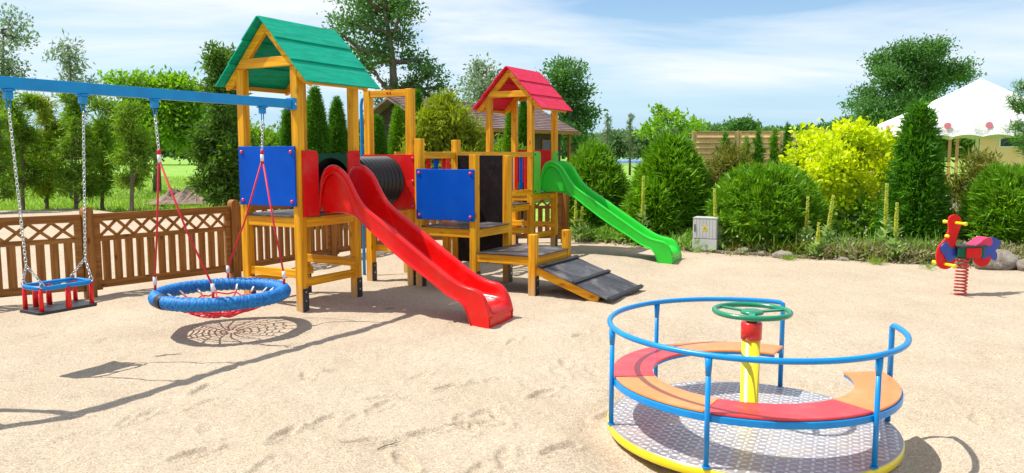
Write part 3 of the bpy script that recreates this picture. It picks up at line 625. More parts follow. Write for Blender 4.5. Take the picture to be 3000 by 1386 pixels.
for a in PA[1:5]:
    x, y = math.cos(R(a)), math.sin(R(a))
    m_ = MB(); m_.tube([(x*RH, y*RH, .078), (x*RH, y*RH, zt-.09)], .0135, 12)
    m_.tube([(x*RH, y*RH, zt-.10), (x*RH, y*RH, zt-.06), (x*RH, y*RH, zt-.012)], [.0135, .017, .0185], 12)
    m_.tube([(x*RH, y*RH, .078), (x*RH, y*RH, .086)], .02, 12)
    m_.build('upright', M['bluem'], MG)
def sector(r0, r1, a0, a1, z0, z1, m, name, n=24, **k):
    v = []; f = []
    for i in range(n+1):
        a = R(a0+(a1-a0)*i/n)
        for r, z in ((r0, z0), (r1, z0), (r1, z1), (r0, z1)): v.append((r*math.cos(a), r*math.sin(a), z))
    for i in range(n):
        for j in range(4): f.append((4*i+j, 4*i+(j+1) % 4, 4*i+4+(j+1) % 4, 4*i+4+j))
    f += [(0, 1, 2, 3), (4*n+3, 4*n+2, 4*n+1, 4*n)]
    return MB().add(v, f).build(name, m, MG, bevel=.004, **k)
for a0, a1, m_, lb in ((-58.4, 4, 'seat_o', 'orange seat board, right of the gap'), (-122.4, -58.8, 'seat_r', 'front red seat board'), (-175.5, -122.8, 'seat_o', 'front left orange seat board'), (-238, -175.9, 'seat_r', 'left red seat board'), (-302, -238.4, 'seat_o', 'back orange seat board')):
    sector(.545, .775, a0, a1, .342, .356, M[m_], 'seat', label=lb)
sector(.755, .785, -302, 4, .305, .340, M['bluem'], 'seat_frame', 72)
sector(.55, .565, -302, 4, .325, .341, M['bluem'], 'seat_frame', 72)
cl = MB(); cl.lathe([(.075, .078), (.075, .084), (.051, .085), (.051, .56)], (0, 0, 0), 28); cl.build('column', M['yellowm'], MG)
MB().lathe([(.052, .555), (.058, .558), (.058, .648), (.054, .653), (.02, .654)], (0, 0, 0), 28).build('collar', M['redm'], MG)
wh = MB(); wz = .715; n = 48
wh.tube([(.205*math.cos(2*PI*i/n), .205*math.sin(2*PI*i/n), wz) for i in range(n)], .0155, 12, closed=True)
wh.lathe([(.03, .653), (.028, .70), (.062, .702), (.066, .712), (.05, .722), (.01, .724)], (0, 0, 0), 28)
for a in (-107, 13, 133):
    c, s_ = math.cos(R(a)), math.sin(R(a)); wh.bar((c*.05, s_*.05, .712), (c*.2, s_*.2, .714), .034, .010)
wh.build('wheel', M['greenm'], MG, bevel=.0)
# ================================================================ spring rider
bp_ = Vector((5.143, 8.999, 0)); RA_ = R(10.6)
SR = empty('spring_rider', bp_, RA_, label='red and blue bird shaped spring rider on a red coil near the right edge', cat='spring rider')
def Q(px, py): return ((px-2812)/258/.885, (862-py)/258)
def smooth_poly(pts, it=2):
    for _ in range(it):
        o = []
        for i in range(len(pts)):
            a, b = pts[i], pts[(i+1) % len(pts)]; o += [(a[0]*.75+b[0]*.25, a[1]*.75+b[1]*.25), (a[0]*.25+b[0]*.75, a[1]*.25+b[1]*.75)]
        pts = o
    return pts
def plate(name, px, y0, y1, m, it=2, **k):
    return MB().prism(smooth_poly([Q(*p) for p in px], it), y0, y1, 'xz').build(name, m, SR, bevel=.003, **k)
M['rb'] = noisy('blue_laminate', (.012, .045, .33), (.02, .06, .40), 5, .35, coat=.2)
plate('front_board', [(2766, 632), (2780, 626), (2795, 630), (2803, 645), (2800, 668), (2791, 692), (2787, 735), (2793, 752), (2788, 776), (2772, 788), (2752, 787), (2739, 774), (2734, 750), (2738, 722), (2752, 706), (2762, 690), (2767, 668), (2764, 650)], -.012, .012, M['redb'])
for y0, y1 in ((-.024, -.012), (.012, .024)):
    plate('front_overlay', [(2742, 720), (2760, 702), (2772, 724), (2789, 728), (2791, 752), (2780, 764), (2762, 766), (2757, 746), (2746, 738)], y0, y1, M['rb'])
    plate('rear_overlay', [(2858, 722), (2880, 712), (2890, 694), (2912, 700), (2924, 716), (2908, 736), (2896, 746), (2888, 754), (2870, 762), (2861, 745)], y0, y1, M['rb'])
rr2 = MB(); rr2.prism([Q(2872+25*math.cos(R(a)), 757-26*math.sin(R(a))) for a in range(-180, 1, 12)]+[Q(2897, 745), Q(2850, 735)], -.012, .012, 'xz'); rr2.build('rear_board', M['redb'], SR, bevel=.003)
plate('tail', [(2893, 740), (2908, 734), (2917, 748), (2913, 768), (2902, 764), (2890, 750)], -.012, .012, M['rb'])
for y0, y1 in ((-.075, -.057), (.057, .075)):
    MB().prism([Q(2787, 750), Q(2862, 752), Q(2862, 722), Q(2787, 722)], y0, y1, 'xz').build('side_block', M['greenb'], SR, bevel=.003)
    MB().prism([Q(2808, 753), Q(2852, 754), Q(2852, 724), Q(2808, 724)], y0-.012 if y0 < 0 else y0+.013, y1-.019 if y0 < 0 else y1+.012, 'xz').build('side_block', M['redb'], SR, bevel=.003)
MB().box(Q(2785, 0)[0], Q(2866, 0)[0], -.10, .10, Q(0, 722)[1], Q(0, 717)[1]).build('seat_base', M['steel'], SR, bevel=.003)
MB().box(Q(2800, 0)[0], Q(2850, 0)[0], -.055, .055, Q(0, 756)[1], Q(0, 723)[1]).build('spring_mount', M['steel'], SR, bevel=.003)
st = MB(); sp = smooth_poly([Q(*p) for p in [(2826, 720), (2846, 711), (2860, 697), (2878, 693), (2886, 704), (2884, 720)]], 2); st.prism(sp, -.078, .078, 'xz'); st.build('saddle', noisy('pink_red_rubber', (.70, .02, .09), (.76, .03, .12), 5, .5), SR, bevel=.012, seg=3)
def hbar(name, px, py, L_, r=.013):
    x, z = Q(px, py); o = MB().lathe([(r*.8, -L_), (r*1.3, -L_+.004), (r*1.3, -L_+.02), (r, -L_+.03), (r, L_-.03), (r*1.3, L_-.02), (r*1.3, L_-.004), (r*.8, L_)], (x, 0, z), 14, axis='y'); return o.build(name, M['yellowm'], SR)
hbar('handlebar', 2785, 651, .175, .017); hbar('footrest', 2760, 772, .18, .017)
x, z = Q(2764, 690); MB().lathe([(.004, -.03), (.018, -.02), (.022, 0), (.018, .02), (.004, .03)], (x, 0, z), 14, axis='y').build('knob', M['yellowm'], SR)
sp = MB(); pts = []; turns = 11.5; zb = -.02; ztop = Q(0, 756)[1]
for i in range(int(turns*16)+1):
    a = 2*PI*i/16; t = i/(turns*16); r = .062 if .04 < t < .96 else .055
    pts.append((r*math.cos(a)+.012*t, r*math.sin(a), zb+(ztop-zb)*t))
sp.tube(pts, .0095, 8); sp.build('spring', M['redm'], SR)
# ================================================================ lattice fence
FN = empty('lattice_fence', (-4.72, 8.78, 0), 0, label='low brown wooden picket fence with a lattice band along its top', cat='fence')
def fpost(x, y, big=True, m='bz', h=1.0, lab=None):
    w_ = .055 if big else .045; x -= -4.72; y -= 8.78
    b = MB(); ang = R(50); c, s_ = math.cos(ang), math.sin(ang)
    pr = [(-w_, -.1), (w_, -.1), (w_, h-.045)]+[(w_*math.cos(R(t)), h-.045+w_*math.sin(R(t))) for t in range(15, 180, 15)]+[(-w_, h-.045)]
    vs = []; n = len(pr)
    for t in (-w_, w_):
        vs += [(x+p*c-t*s_, y+p*s_+t*c, q) for p, q in pr]
    b.add(vs, [tuple(range(n))[::-1], tuple(range(n, 2*n))]+[(i, (i+1) % n, n+(i+1) % n, n+i) for i in range(n)])
    return b.build('post', M[m], FN, bevel=.006, label=lab)
def fpanel(a, b, m='bx', h=.93):
    a = Vector(a); b = Vector(b); d = (b-a); L_ = d.length; ang = math.atan2(d.y, d.x)
    pa = MB(); z0 = .09
    pa.box(0, L_, -.02, .02, h-.085, h); pa.box(.0, L_, -.014, .014, h-.31, h-.255); pa.box(0, L_, -.02, .02, z0, z0+.085)
    pa.box(0, .07, -.022, .022, z0-.02, h-.001); pa.box(L_-.07, L_, -.022, .022, z0-.02, h-.001)
    nr_ = len(pa.f)
    n = max(3, round((L_-.14)/.130)); st_ = (L_-.14)/n
    for i in range(n):
        x = .07+st_*(i+.5); pa.box(x-.0415, x+.0415, -.012, .010, z0+.084, h-.309)
    np_ = len(pa.f)
    nl = max(2, round((L_-.14)/.205)); sl_ = (L_-.14)/nl; za, zb = h-.262, h-.08
    for i in range(nl):
        x = .07+sl_*i
        pa.bar((x, .004, za), (x+sl_, .004, zb), .034, .012, up=(0, 1, 0)); pa.bar((x, -.008, zb), (x+sl_, -.008, za), .034, .012, up=(0, 1, 0))
    o = pa.build('fence_panel', M[m], FN, bevel=.0); o.data.materials.append(M['bz']); o.data.polygons.foreach_set('material_index', [0]*nr_+[1]*(np_-nr_)+[0]*(len(pa.f)-np_))
    # local frame of the panel mesh goes into its object transform
    o.location = (a.x+4.72, a.y-8.78, 0); o.rotation_euler = (0, 0, ang)
    return o
FP = [(-9.6, 5.05), (-7.94, 6.32), (-6.30, 7.56), (-4.72, 8.78), (-3.58, 10.18), (-2.72, 11.95), (-1.80, 13.75), (-.45, 13.98), (.95, 14.2)]
for i in range(len(FP)-1):
    a, b = Vector(FP[i]), Vector(FP[i+1]); d = (b-a).normalized()*.06; fpanel(a+d, b-d)
for i, p_ in enumerate(FP): fpost(*p_)
# ================================================================ foliage kit
G = {}
G['thuja'] = leafmat('thuja_green', (.045, .17, .004), (.20, .42, .014), (.42, .62, .05), trans=.26)
G['thuja_d'] = leafmat('thuja_dark', (.025, .12, .006), (.10, .29, .012), (.20, .42, .03), trans=.32)
G['thuja_y'] = leafmat('yellow_green_thuja', (.10, .19, .008), (.36, .43, .022), trans=.35)
G['conif'] = leafmat('soft_conifer', (.055, .16, .010), (.25, .41, .035), (.46, .58, .09), trans=.42)
G['conif_d'] = leafmat('dark_conifer', (.035, .11, .012), (.14, .26, .028), trans=.36)
G['brush'] = leafmat('bronze_green_juniper', (.08, .11, .010), (.26, .26, .04), trans=.35)
G['decid'] = leafmat('broad_leaf_green', (.10, .24, .012), (.30, .50, .05), trans=.5)
G['decid_d'] = leafmat('deep_leaf_green', (.035, .11, .022), (.13, .28, .06), (.30, .46, .17), trans=.35)
G['decid_g'] = leafmat('grey_leaf_green', (.10, .17, .08), (.28, .36, .20), trans=.45)
G['yellow'] = leafmat('golden_leaves', (.26, .44, .004), (.78, .84, .01), (.88, .78, .05), trans=.42)
G['under'] = leafmat('garden_leaf', (.08, .22, .02), (.28, .46, .07), trans=.4)
G['dry'] = leafmat('dry_heather', (.20, .19, .07), (.46, .43, .24), trans=.3)
G['far'] = leafmat('far_wood_green', (.09, .17, .07), (.20, .30, .12), trans=.3, nscale=.4)
G['grass'] = leafmat('grass_blades', (.14, .26, .02), (.34, .46, .07), trans=.4)
G['mull'] = leafmat('mullein_yellow', (.48, .52, .06), (.80, .78, .14), trans=.3)
G['mullf'] = leafmat('mullein_leaf', (.22, .38, .08), (.42, .56, .18), trans=.35)
G['flower'] = leafmat('white_petals', (.7, .7, .68), (.85, .85, .82), trans=.3)
def prof_r(kind, t):
    t = np.clip(t, 0, 1)
    if kind == 'globe': return np.sqrt(np.clip(1-((t-.46)/.56)**2, 0, 1))
    if kind == 'egg': return np.clip(np.sin(PI*np.clip(t*.93+.10, 0, 1)**.72), 0, 1)**.75
    if kind == 'cone': return np.clip((1-t)**.82*1.0*(np.clip(t/.10, 0, 1)**.35), 0, 1)
    if kind == 'column': return np.clip(1-t**3.2, 0, 1)**.8*np.clip(t/.06, 0, 1)**.4*(.82+.18*np.sin(PI*t))
    return 1-t
def thuja(name, c, H, Rm, kind, m, label, cat='shrub', group=None, n=2600, blade=.06, k=10, lump=.10, z0=.02, seed=0, ragged=0, wid=.17):
    r0 = np.random.default_rng(seed+11)
    root = empty(name, (c[0], c[1], 0), 0, label=label, cat=cat, group=group); n = int(n*1.7); blade *= .8
    t = r0.random(n*3); pr = prof_r(kind, t); keep = r0.random(n*3) < (pr+.06)/1.06; t = t[keep][:n]; m_ = len(t)
    a = r0.random(m_)*2*PI
    ph = r0.random(12)*6.28
    def rad(t, a):
        l = sum(np.sin(a*(2+i)+ph[i]+t*(7+4*i)) for i in range(4))/4+sum(np.sin(a*(7+2*i)+ph[i+4]+t*(19+6*i)) for i in range(4))/5
        return Rm*prof_r(kind, t)*(1+lump*l)
    base_ = np.stack([Rm*np.cos(a)*prof_r(kind, t), Rm*np.sin(a)*prof_r(kind, t), t*H], 1)
    cv_ = np.array([noise.noise(Vector((q[0]*7+seed, q[1]*7, q[2]*8)))+.6*noise.noise(Vector((q[0]*15, q[1]*15+seed, q[2]*16))) for q in base_])
    dep = 1-r0.random(m_)**2*.16+np.clip(cv_, -.6, .5)*min(.16, .11/Rm)*(1+1.6*lump)
    r = rad(t, a)*dep
    P = np.stack([r*np.cos(a), r*np.sin(a), z0+t*H*.97], 1)
    e = .03; sl_ = (prof_r(kind, t+e)-prof_r(kind, t-e))/(2*e)*Rm/H
    o = np.stack([np.cos(a), np.sin(a), -np.clip(sl_, -3, 3)], 1); o /= np.linalg.norm(o, axis=1)[:, None]
    P = np.repeat(P, k, 0); o = np.repeat(o, k, 0)
    clr = np.repeat(r0.normal(size=(m_, 3)), k, 0)*.35
    d = o*.8+np.array([0, 0, .35])+clr*1.3+r0.normal(size=o.shape)*.5
    P = P+r0.normal(size=P.shape)*blade*.38
    ln = blade*(.6+.8*r0.random(len(P)))
    if ragged:
        g = np.repeat(r0.random(m_) < ragged, k); ln[g] *= 2.0; P[g] += o[g]*blade*.8
    leafmesh('foliage', P, d, ln, ln*wid, m, root, clump=k)
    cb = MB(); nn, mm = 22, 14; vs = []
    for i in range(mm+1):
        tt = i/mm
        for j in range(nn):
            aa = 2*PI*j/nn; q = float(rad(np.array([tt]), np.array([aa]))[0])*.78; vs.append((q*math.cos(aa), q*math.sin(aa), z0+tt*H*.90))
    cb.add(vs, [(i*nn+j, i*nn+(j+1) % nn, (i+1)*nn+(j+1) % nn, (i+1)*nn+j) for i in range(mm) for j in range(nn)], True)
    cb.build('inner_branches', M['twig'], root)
    MB().tube([(0, 0, -.1), (0, 0, H*.5)], [.045, .02], 8).build('trunk', M['bark'], root)
    return root
def wob(a, b, n, amp, r0):
    a = Vector(a); b = Vector(b); L_ = (b-a).length; pts = []
    for i in range(n+1):
        t = i/n; p = a.lerp(b, t)
        if 0 < i < n: p = p+Vector(r0.normal(size=3))*amp*L_
        pts.append(p)
    return pts
def tree(name, base, lobes, m, label, cat='tree', group=None, leaf=.09, dens=900, trunk=None, tr=.12, seed=0, k=7, spread=.22, droop=0., lw=.5, shell=.45, limbs=True, up=.25, fill=1.0):
    """base = world point; lobes = (x, y, z, rx, rz) relative to the base; trunk = polyline relative to the base"""
    r0 = np.random.default_rng(seed+5)
    root = empty(name, base, 0, label=label, cat=cat, group=group)
    tk = [Vector(p) for p in (trunk or [(0, 0, -.2), (0, 0, lobes[0][2])])]
    tm = MB(); nt_ = len(tk); rs = [tr*(1-.75*i/(nt_-1)) for i in range(nt_)]; tm.tube(tk, rs, 9)
    tm.build('trunk', M['bark'], root)
    if limbs:
        lm = MB()
        for l in lobes:
            c = Vector(l[:3]); q = min((p for p in tk[1:]), key=lambda p: (p-c).length+max(0, p.z-c.z)*2)
            if (c-q).length > .15:
                pts = wob(q, c, 4, .05, r0); lm.tube(pts, [tr*.42*(1-.7*i/4) for i in range(5)], 6)
            for _ in range(7):
                e = c+Vector(unit(1)[0])*l[3]*.85; e.z = c.z+(e.z-c.z)*l[4]/max(l[3], 1e-3)
                pts = wob(c.lerp(q, r0.random()*.35), e, 3, .06, r0); lm.tube(pts, [tr*.16, tr*.12, tr*.08, tr*.03], 5)
        lm.build('limbs', M['bark'], root)
    Ps, Ds = [], []
    for l in lobes:
        n = int(dens*.62*(l[3]*l[3]*l[4])**(.72)); n = max(n, 30)
        d = r0.normal(size=(n, 3)); d /= np.linalg.norm(d, axis=1)[:, None]
        rr = r0.random(n)**shell
        wobb = 1+.22*np.sin(d[:, 0]*5+l[0])*np.sin(d[:, 2]*6+l[2])+.12*np.sin(d[:, 1]*11)
        P = np.array(l[:3])+d*np.array([l[3], l[3], l[4]])*(rr*wobb)[:, None]
        P = np.repeat(P, k, 0); dd = np.repeat(d, k, 0)
        P = P+r0.normal(size=P.shape)*spread*np.array([1, 1, .7])*.5
        Ps.append(P); Ds.append(dd*.6+r0.normal(size=P.shape)*.7+np.array([0, 0, up-droop]))
    P = np.concatenate(Ps); Dd = np.concatenate(Ds); ln = leaf*(.6+.8*r0.random(len(P)))
    leafmesh('crown', P, Dd, ln, ln*lw, m, root, clump=k)
    return root
def pxlobes(D, base, L, dy=.5, seed=0):
    """crown lobes given as (photo x, photo y, radius px[, vertical radius px]) at distance D"""
    r0 = np.random.default_rng(seed+77); o = []
    for l in L:
        rr = smul(l[2], D); rz = smul(l[3], D) if len(l) > 3 else rr
        dd = r0.uniform(-dy, dy); p = at(l[0], l[1], D)
        o.append((p.x-base[0], dd, p.z-base[2], rr, rz))
    return o
def T(name, px, D, L, m, label, dy=.6, tpx=None, seed=0, **k):
    b = at(px, 450+F_PX*EYE/D*1.0, D); b = Vector((b.x, b.y, -.05))
    lb = pxlobes(D, b, L, dy, seed)
    tk = None
    if tpx: tk = [(0, 0, -.3)]+[tuple(Vector((at(x, y, D).x-b.x, 0, at(x, y, D).z-b.z))) for x, y in tpx]
    return tree(name, b, lb, m, label, seed=seed, trunk=tk, **k)
# ---------------------------------------------------------------- row of young conifers at the left
gl = 'young conifers in a row beyond the picket fence'
row = [(-25, 21.5, 330, 'leftmost young conifer in the row beyond the fence, cut by the frame edge', 1), (65, 23, 275, 'young conifer just right of the frame edge, behind the left chain of the cradle swing', 2), (135, 24.2, 285, 'young conifer behind the middle of the cradle swing', 3),
       (222, 23.2, 262, 'pale green young conifer behind the right chain of the cradle swing', 4), (300, 24.4, 290, 'young conifer with a forked trunk between the two swings', 5), (385, 22, 300, 'rightmost young conifer of the row, bare legged on two thin trunks', 6)]
for px, D, top, lb, sd in row:
    r0 = np.random.default_rng(sd); Ls = []
    for y in range(top+25, 560, 34):
        t = (y-top)/(560-top); wr = 14+50*min(1, t*1.5)*(1.0 if t < .8 else .8)
        for q in range(3): Ls.append((px+r0.uniform(-1, 1)*wr*.6, y+r0.uniform(-10, 10), wr*r0.uniform(.27, .43), 17))
    T('conifer_tree', px, D, Ls, G['conif'] if sd % 3 else G['thuja_y' if sd == 3 else 'conif'], lb, group=gl, cat='tree', leaf=.15, dens=1500, k=9, spread=.20, lw=.22, tr=.07, tpx=[(px+r0.uniform(-4, 4), 600), (px+r0.uniform(-6, 6), 540), (px, 450), (px, top+30)], seed=sd, up=-.05, dy=.5, shell=.6)
T('birch_tree', 20, 34, [(5, 60, 40, 45), (30, 105, 45, 40), (-10, 160, 60, 50), (40, 200, 40, 30), (-20, 250, 60, 50), (60, 215, 28)], G['decid_g'], 'tall grey leaved tree rising at the left frame edge', leaf=.16, dens=270, k=6, spread=.45, tpx=[(0, 500), (5, 300), (10, 100)], tr=.16, seed=21)
T('willow_tree', 205, 32, [(200, 140, 22, 20), (175, 160, 26, 14), (215, 180, 26, 16), (190, 205, 18, 14), (240, 248, 34, 22), (200, 250, 26, 20), (275, 262, 26, 20), (215, 300, 50, 40)], G['decid_g'], 'thin feathery tree whose wispy top rises above the blue beam', leaf=.20, dens=210, k=6, spread=.4, droop=.5, lw=.28, tpx=[(210, 500), (212, 300), (205, 200), (195, 130)], tr=.07, seed=22)
T('leafy_tree', 460, 36, [(470, 255, 42, 34), (520, 250, 40, 34), (400, 250, 34, 26), (360, 240, 24, 18), (550, 280, 36, 32), (430, 300, 55, 45), (500, 320, 60, 50), (560, 340, 45, 45), (390, 340, 50, 50), (460, 380, 70, 48), (540, 400, 55, 40), (380, 400, 45, 40)], G['decid'], 'broad bright green bushy tree behind the row of conifers', leaf=.22, dens=620, k=7, spread=.5, tpx=[(460, 480), (460, 400), (465, 300)], tr=.2, seed=23)
Ls = []
r0 = np.random.default_rng(31)
for y in range(170, 590, 30):
    t = (y-150)/430; wr = 14+92*min(1, t*1.25)*(1 if t < .75 else .75)
    for q in range(4): Ls.append((655+r0.uniform(-1, 1)*wr*.62, y+r0.uniform(-10, 10), wr*r0.uniform(.34, .6), 24))
T('conifer_tree', 672, 24, Ls, G['conif_d'], 'large shaggy dark conifer behind the left post of the green roofed tower', leaf=.18, dens=900, k=8, spread=.24, lw=.28, tr=.13, tpx=[(690, 590), (680, 540), (668, 400), (655, 170)], seed=31, droop=.25, shell=.6)
T('hedge_tree', 790, 30, [(760, 430, 50, 40), (800, 420, 40, 36), (740, 400, 34, 30), (780, 460, 70, 34)], G['conif'], 'low green shrub seen between the posts of the green roofed tower', leaf=.18, dens=700, k=7, spread=.35, seed=33, tr=.05)
# big poplar and its neighbours
T('poplar_tree', 1165, 31, [(1060, 30, 62, 48), (1140, 20, 60, 45), (1195, 40, 38, 34), (1020, 70, 48, 34), (1090, 90, 52, 36), (1000, 115, 30, 26), (1175, 110, 40, 44), (1050, 140, 48, 30), (1120, 150, 40, 30), (1190, 170, 34, 30), (1085, 200, 44, 26), (1040, 190, 26, 20),
      (1240, 180, 34, 34), (1270, 215, 34, 30), (1225, 230, 34, 34), (1285, 250, 22, 24), (1200, 260, 36, 30), (1250, 275, 30, 22), (1150, 250, 34, 24), (1120, 300, 34, 22), (1190, 320, 40, 24), (1090, 345, 34, 18), (1160, 360, 40, 22), (1040, -20, 60, 40), (1130, -30, 70, 40), (1200, -10, 40, 34)],
  G['decid_d'], 'tall open crowned tree rising behind the two towers', leaf=.14, dens=350, k=9, spread=.42, tr=.26, tpx=[(1170, 480), (1162, 380), (1155, 280), (1150, 180), (1140, 100), (1125, 20)], seed=41, dy=.9)
T('poplar_tree', 1400, 38, [(1400, 190, 28, 22), (1425, 210, 30, 26), (1385, 235, 30, 26), (1420, 255, 40, 30), (1450, 240, 24, 26), (1395, 290, 44, 34), (1440, 300, 36, 30)], G['decid_g'], 'pale grey green tree top behind the left slope of the red roof', leaf=.17, dens=330, k=7, spread=.4, tr=.14, tpx=[(1410, 420), (1412, 300), (1408, 210)], seed=42)
T('poplar_tree', 1672, 37, [(1645, 195, 34, 26), (1690, 210, 26, 22), (1625, 225, 30, 24), (1665, 245, 44, 32), (1700, 270, 32, 26), (1640, 285, 40, 28), (1690, 310, 40, 28), (1725, 335, 28, 20), (1660, 345, 44, 28), (1705, 370, 34, 24), (1650, 390, 40, 24), (1690, 410, 34, 20)], G['decid_d'], 'dark green tree standing right behind the red roof', leaf=.16, dens=560, k=8, spread=.34, tr=.16, tpx=[(1675, 440), (1672, 360), (1668, 280), (1655, 210)], seed=43)
# thujas behind the towers
def TH(px, ytop, D, wpx, kind, m, label, name='thuja_tree', cat='tree', **k):
    b = at(px, 450, D); z = at(px, ytop, D).z; r_ = smul(wpx/2, D); r_ = max(.5*r_, r_/(1+.5*k.get('lump', .1))-.035-.10*k.get('ragged', 0))
    return thuja(name, (b.x, D), z-.03, r_, kind, m, label, cat=cat, **k)
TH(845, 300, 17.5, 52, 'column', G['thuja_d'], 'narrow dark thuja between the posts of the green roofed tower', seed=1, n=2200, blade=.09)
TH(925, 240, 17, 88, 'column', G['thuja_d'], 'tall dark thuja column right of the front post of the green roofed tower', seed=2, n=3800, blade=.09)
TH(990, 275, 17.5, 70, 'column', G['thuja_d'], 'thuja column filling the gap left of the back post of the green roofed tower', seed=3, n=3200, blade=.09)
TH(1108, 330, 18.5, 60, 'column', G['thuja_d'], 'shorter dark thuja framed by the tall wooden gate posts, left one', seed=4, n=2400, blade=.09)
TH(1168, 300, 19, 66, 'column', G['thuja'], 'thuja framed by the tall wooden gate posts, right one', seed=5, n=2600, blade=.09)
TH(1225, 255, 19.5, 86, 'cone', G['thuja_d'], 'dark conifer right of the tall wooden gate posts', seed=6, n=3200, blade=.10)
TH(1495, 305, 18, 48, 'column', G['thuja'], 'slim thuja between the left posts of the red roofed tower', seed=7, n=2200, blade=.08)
TH(1533, 262, 19.5, 44, 'column', G['thuja_d'], 'slim dark thuja just left of the front post of the red roofed tower', seed=8, n=2200, blade=.08)
r0 = np.random.default_rng(51); Ls = []
for (x, y, r) in [(1270, 400, 40), (1300, 340, 34), (1340, 310, 34), (1330, 370, 46), (1380, 330, 36), (1400, 380, 44), (1290, 440, 46), (1360, 430, 56), (1420, 430, 40), (1250, 440, 26), (1310, 300, 16), (1352, 282, 14), (1440, 420, 30), (1330, 470, 60), (1400, 470, 50)]: Ls.append((x-42, y+6, r))
T('juniper_bush', 1345, 17.5, Ls, G['thuja_y'], 'spreading yellow green juniper behind the climbing frame', cat='shrub', leaf=.13, dens=2300, k=8, spread=.16, lw=.24, up=.5, seed=51, tr=.06, dy=.35, limbs=False)
T('juniper_bush', 1520, 19, [(1470, 435, 24), (1500, 440, 24), (1500, 480, 40), (1440, 470, 40)], G['conif'], 'low green juniper under the red roofed tower', cat='shrub', leaf=.13, dens=1500, k=8, spread=.16, lw=.24, up=.4, seed=52, tr=.05, dy=.3, limbs=False)
# ---------------------------------------------------------------- house
HD = Vector((5.03, 6.2, 0)).normalized(); HN = Vector((HD.y, -HD.x, 0)); HA = Vector((-2.3, 26.6, 0)); 
HS = empty('house', HA, math.atan2(HD.y, HD.x), label='dark walled house with a long purple brown tiled roof behind the red roofed tower', cat='house')
M['tile'] = noisy('purple_brown_tiles', (.17, .10, .095), (.25, .16, .15), 3, .6, dirt=((.33, .25, .23), 3, .4))
hw = 8.0; run, ze, zg = 2.2, 2.48, 3.55
sc = MB()
for i in range(15):
    a = i/15; b = (i+1)/15; ya, yb = a*run, b*run+.01; za, zb = ze+(zg-ze)*a, ze+(zg-ze)*b
    sc.add([(-.45, ya, za+.035), (hw, ya, za+.035), (hw, yb, zb+.008), (-.45, yb, zb+.008), (-.45, ya, za), (hw, ya, za)], [(0, 1, 2, 3), (4, 5, 1, 0)])
sc.prism([(0, ze-.02), (run, zg-.02), (2*run, ze-.02), (2*run, ze-.10), (run, zg-.10), (0, ze-.10)], -.45, hw, 'yz'); sc.build('roof', M['tile'], HS)
M['dwall'] = noisy('dark_brown_planks', (.045, .025, .02), (.075, .042, .03), 3, .7, stretch=(1, 1, 8))
MB().box(.0, hw-.5, .55, 3.8, -.1, ze-.05).build('wall', M['dwall'], HS)
MB().prism([(.0, ze-.12), (2*run, ze-.12), (run, zg-.12)], .02, .06, 'yz').build('gable', M['dwall'], HS)
MB().box(-.45, hw, -.03, .0, ze-.12, ze+.02).build('fascia', M['bx'], HS)
M['pane'] = mat('dark_window_glass', (.02, .025, .03), .08, spec=.8)
for x in (1.2, 3.4, 5.2, 6.6):
    f_ = MB(); 
    f_.box(x-.42, x+.42, .50, .548, 1.0, 2.15); fo = f_.build('window', M['bx'], HS, bevel=.01)
    MB().box(x-.36, x-.02, .492, .497, 1.06, 2.09).build('pane', M['pane'], fo); MB().box(x+.02, x+.36, .492, .497, 1.06, 2.09).build('pane', M['pane'], fo)
for x in (.2, 2.6, 5.0, 7.4): MB().box(x-.05, x+.05, .02, .12, -.1, ze-.12).build('porch_post', M['bz'], HS)
# ================================================================ planting bed along the right
EDGE = [(.9, 15.1), (1.387, 14.58), (3.076, 12.913), (4.655, 11.927), (5.716, 11.456), (7.244, 11.126), (9.6, 10.85), (12, 10.7)]
M['soil'] = noisy('dark_garden_soil', (.10, .07, .05), (.22, .165, .12), 7, .95, bump=.8, bscale=22, bdist=.03)
def edge_pt(s):
    i = min(int(s), len(EDGE)-2); t = s-i; a, b = EDGE[i], EDGE[i+1]; return a[0]+(b[0]-a[0])*t, a[1]+(b[1]-a[1])*t
v = []; f = []; ns = 90; nb = 14
for i in range(ns+1):
    x, y = edge_pt(i/ns*(len(EDGE)-1.001)); 
    for j in range(nb+1):
        t = j/nb; X, Y = x+.35*t*3.2+.02*hnoise(x, t, 5), y+.93*t*3.2+.02*hnoise(t, x, 4)
        z = .035*math.sin(min(1, t*6)*PI/2)+.10*min(1, t*2.5)+.03*hnoise(X, Y, 3, 4)-(.2 if j == 0 else 0)-(.25 if j == nb else 0)
        v.append((X, Y, z))
f = [(i*(nb+1)+j, i*(nb+1)+j+1, (i+1)*(nb+1)+j+1, (i+1)*(nb+1)+j) for i in range(ns) for j in range(nb)]
MB().add(v, f, True).build('planting_bed', M['soil'], kind='structure')
ed = MB(); ed.tube([(x, y-.015, .02+.012*hnoise(x, y, 2)) for x, y in [edge_pt(i/60*(len(EDGE)-1.001)) for i in range(61)]], .03, 6)
ed.build('bed_edging', noisy('weathered_edging', (.12, .09, .07), (.22, .17, .13), 6, .9), kind='structure')
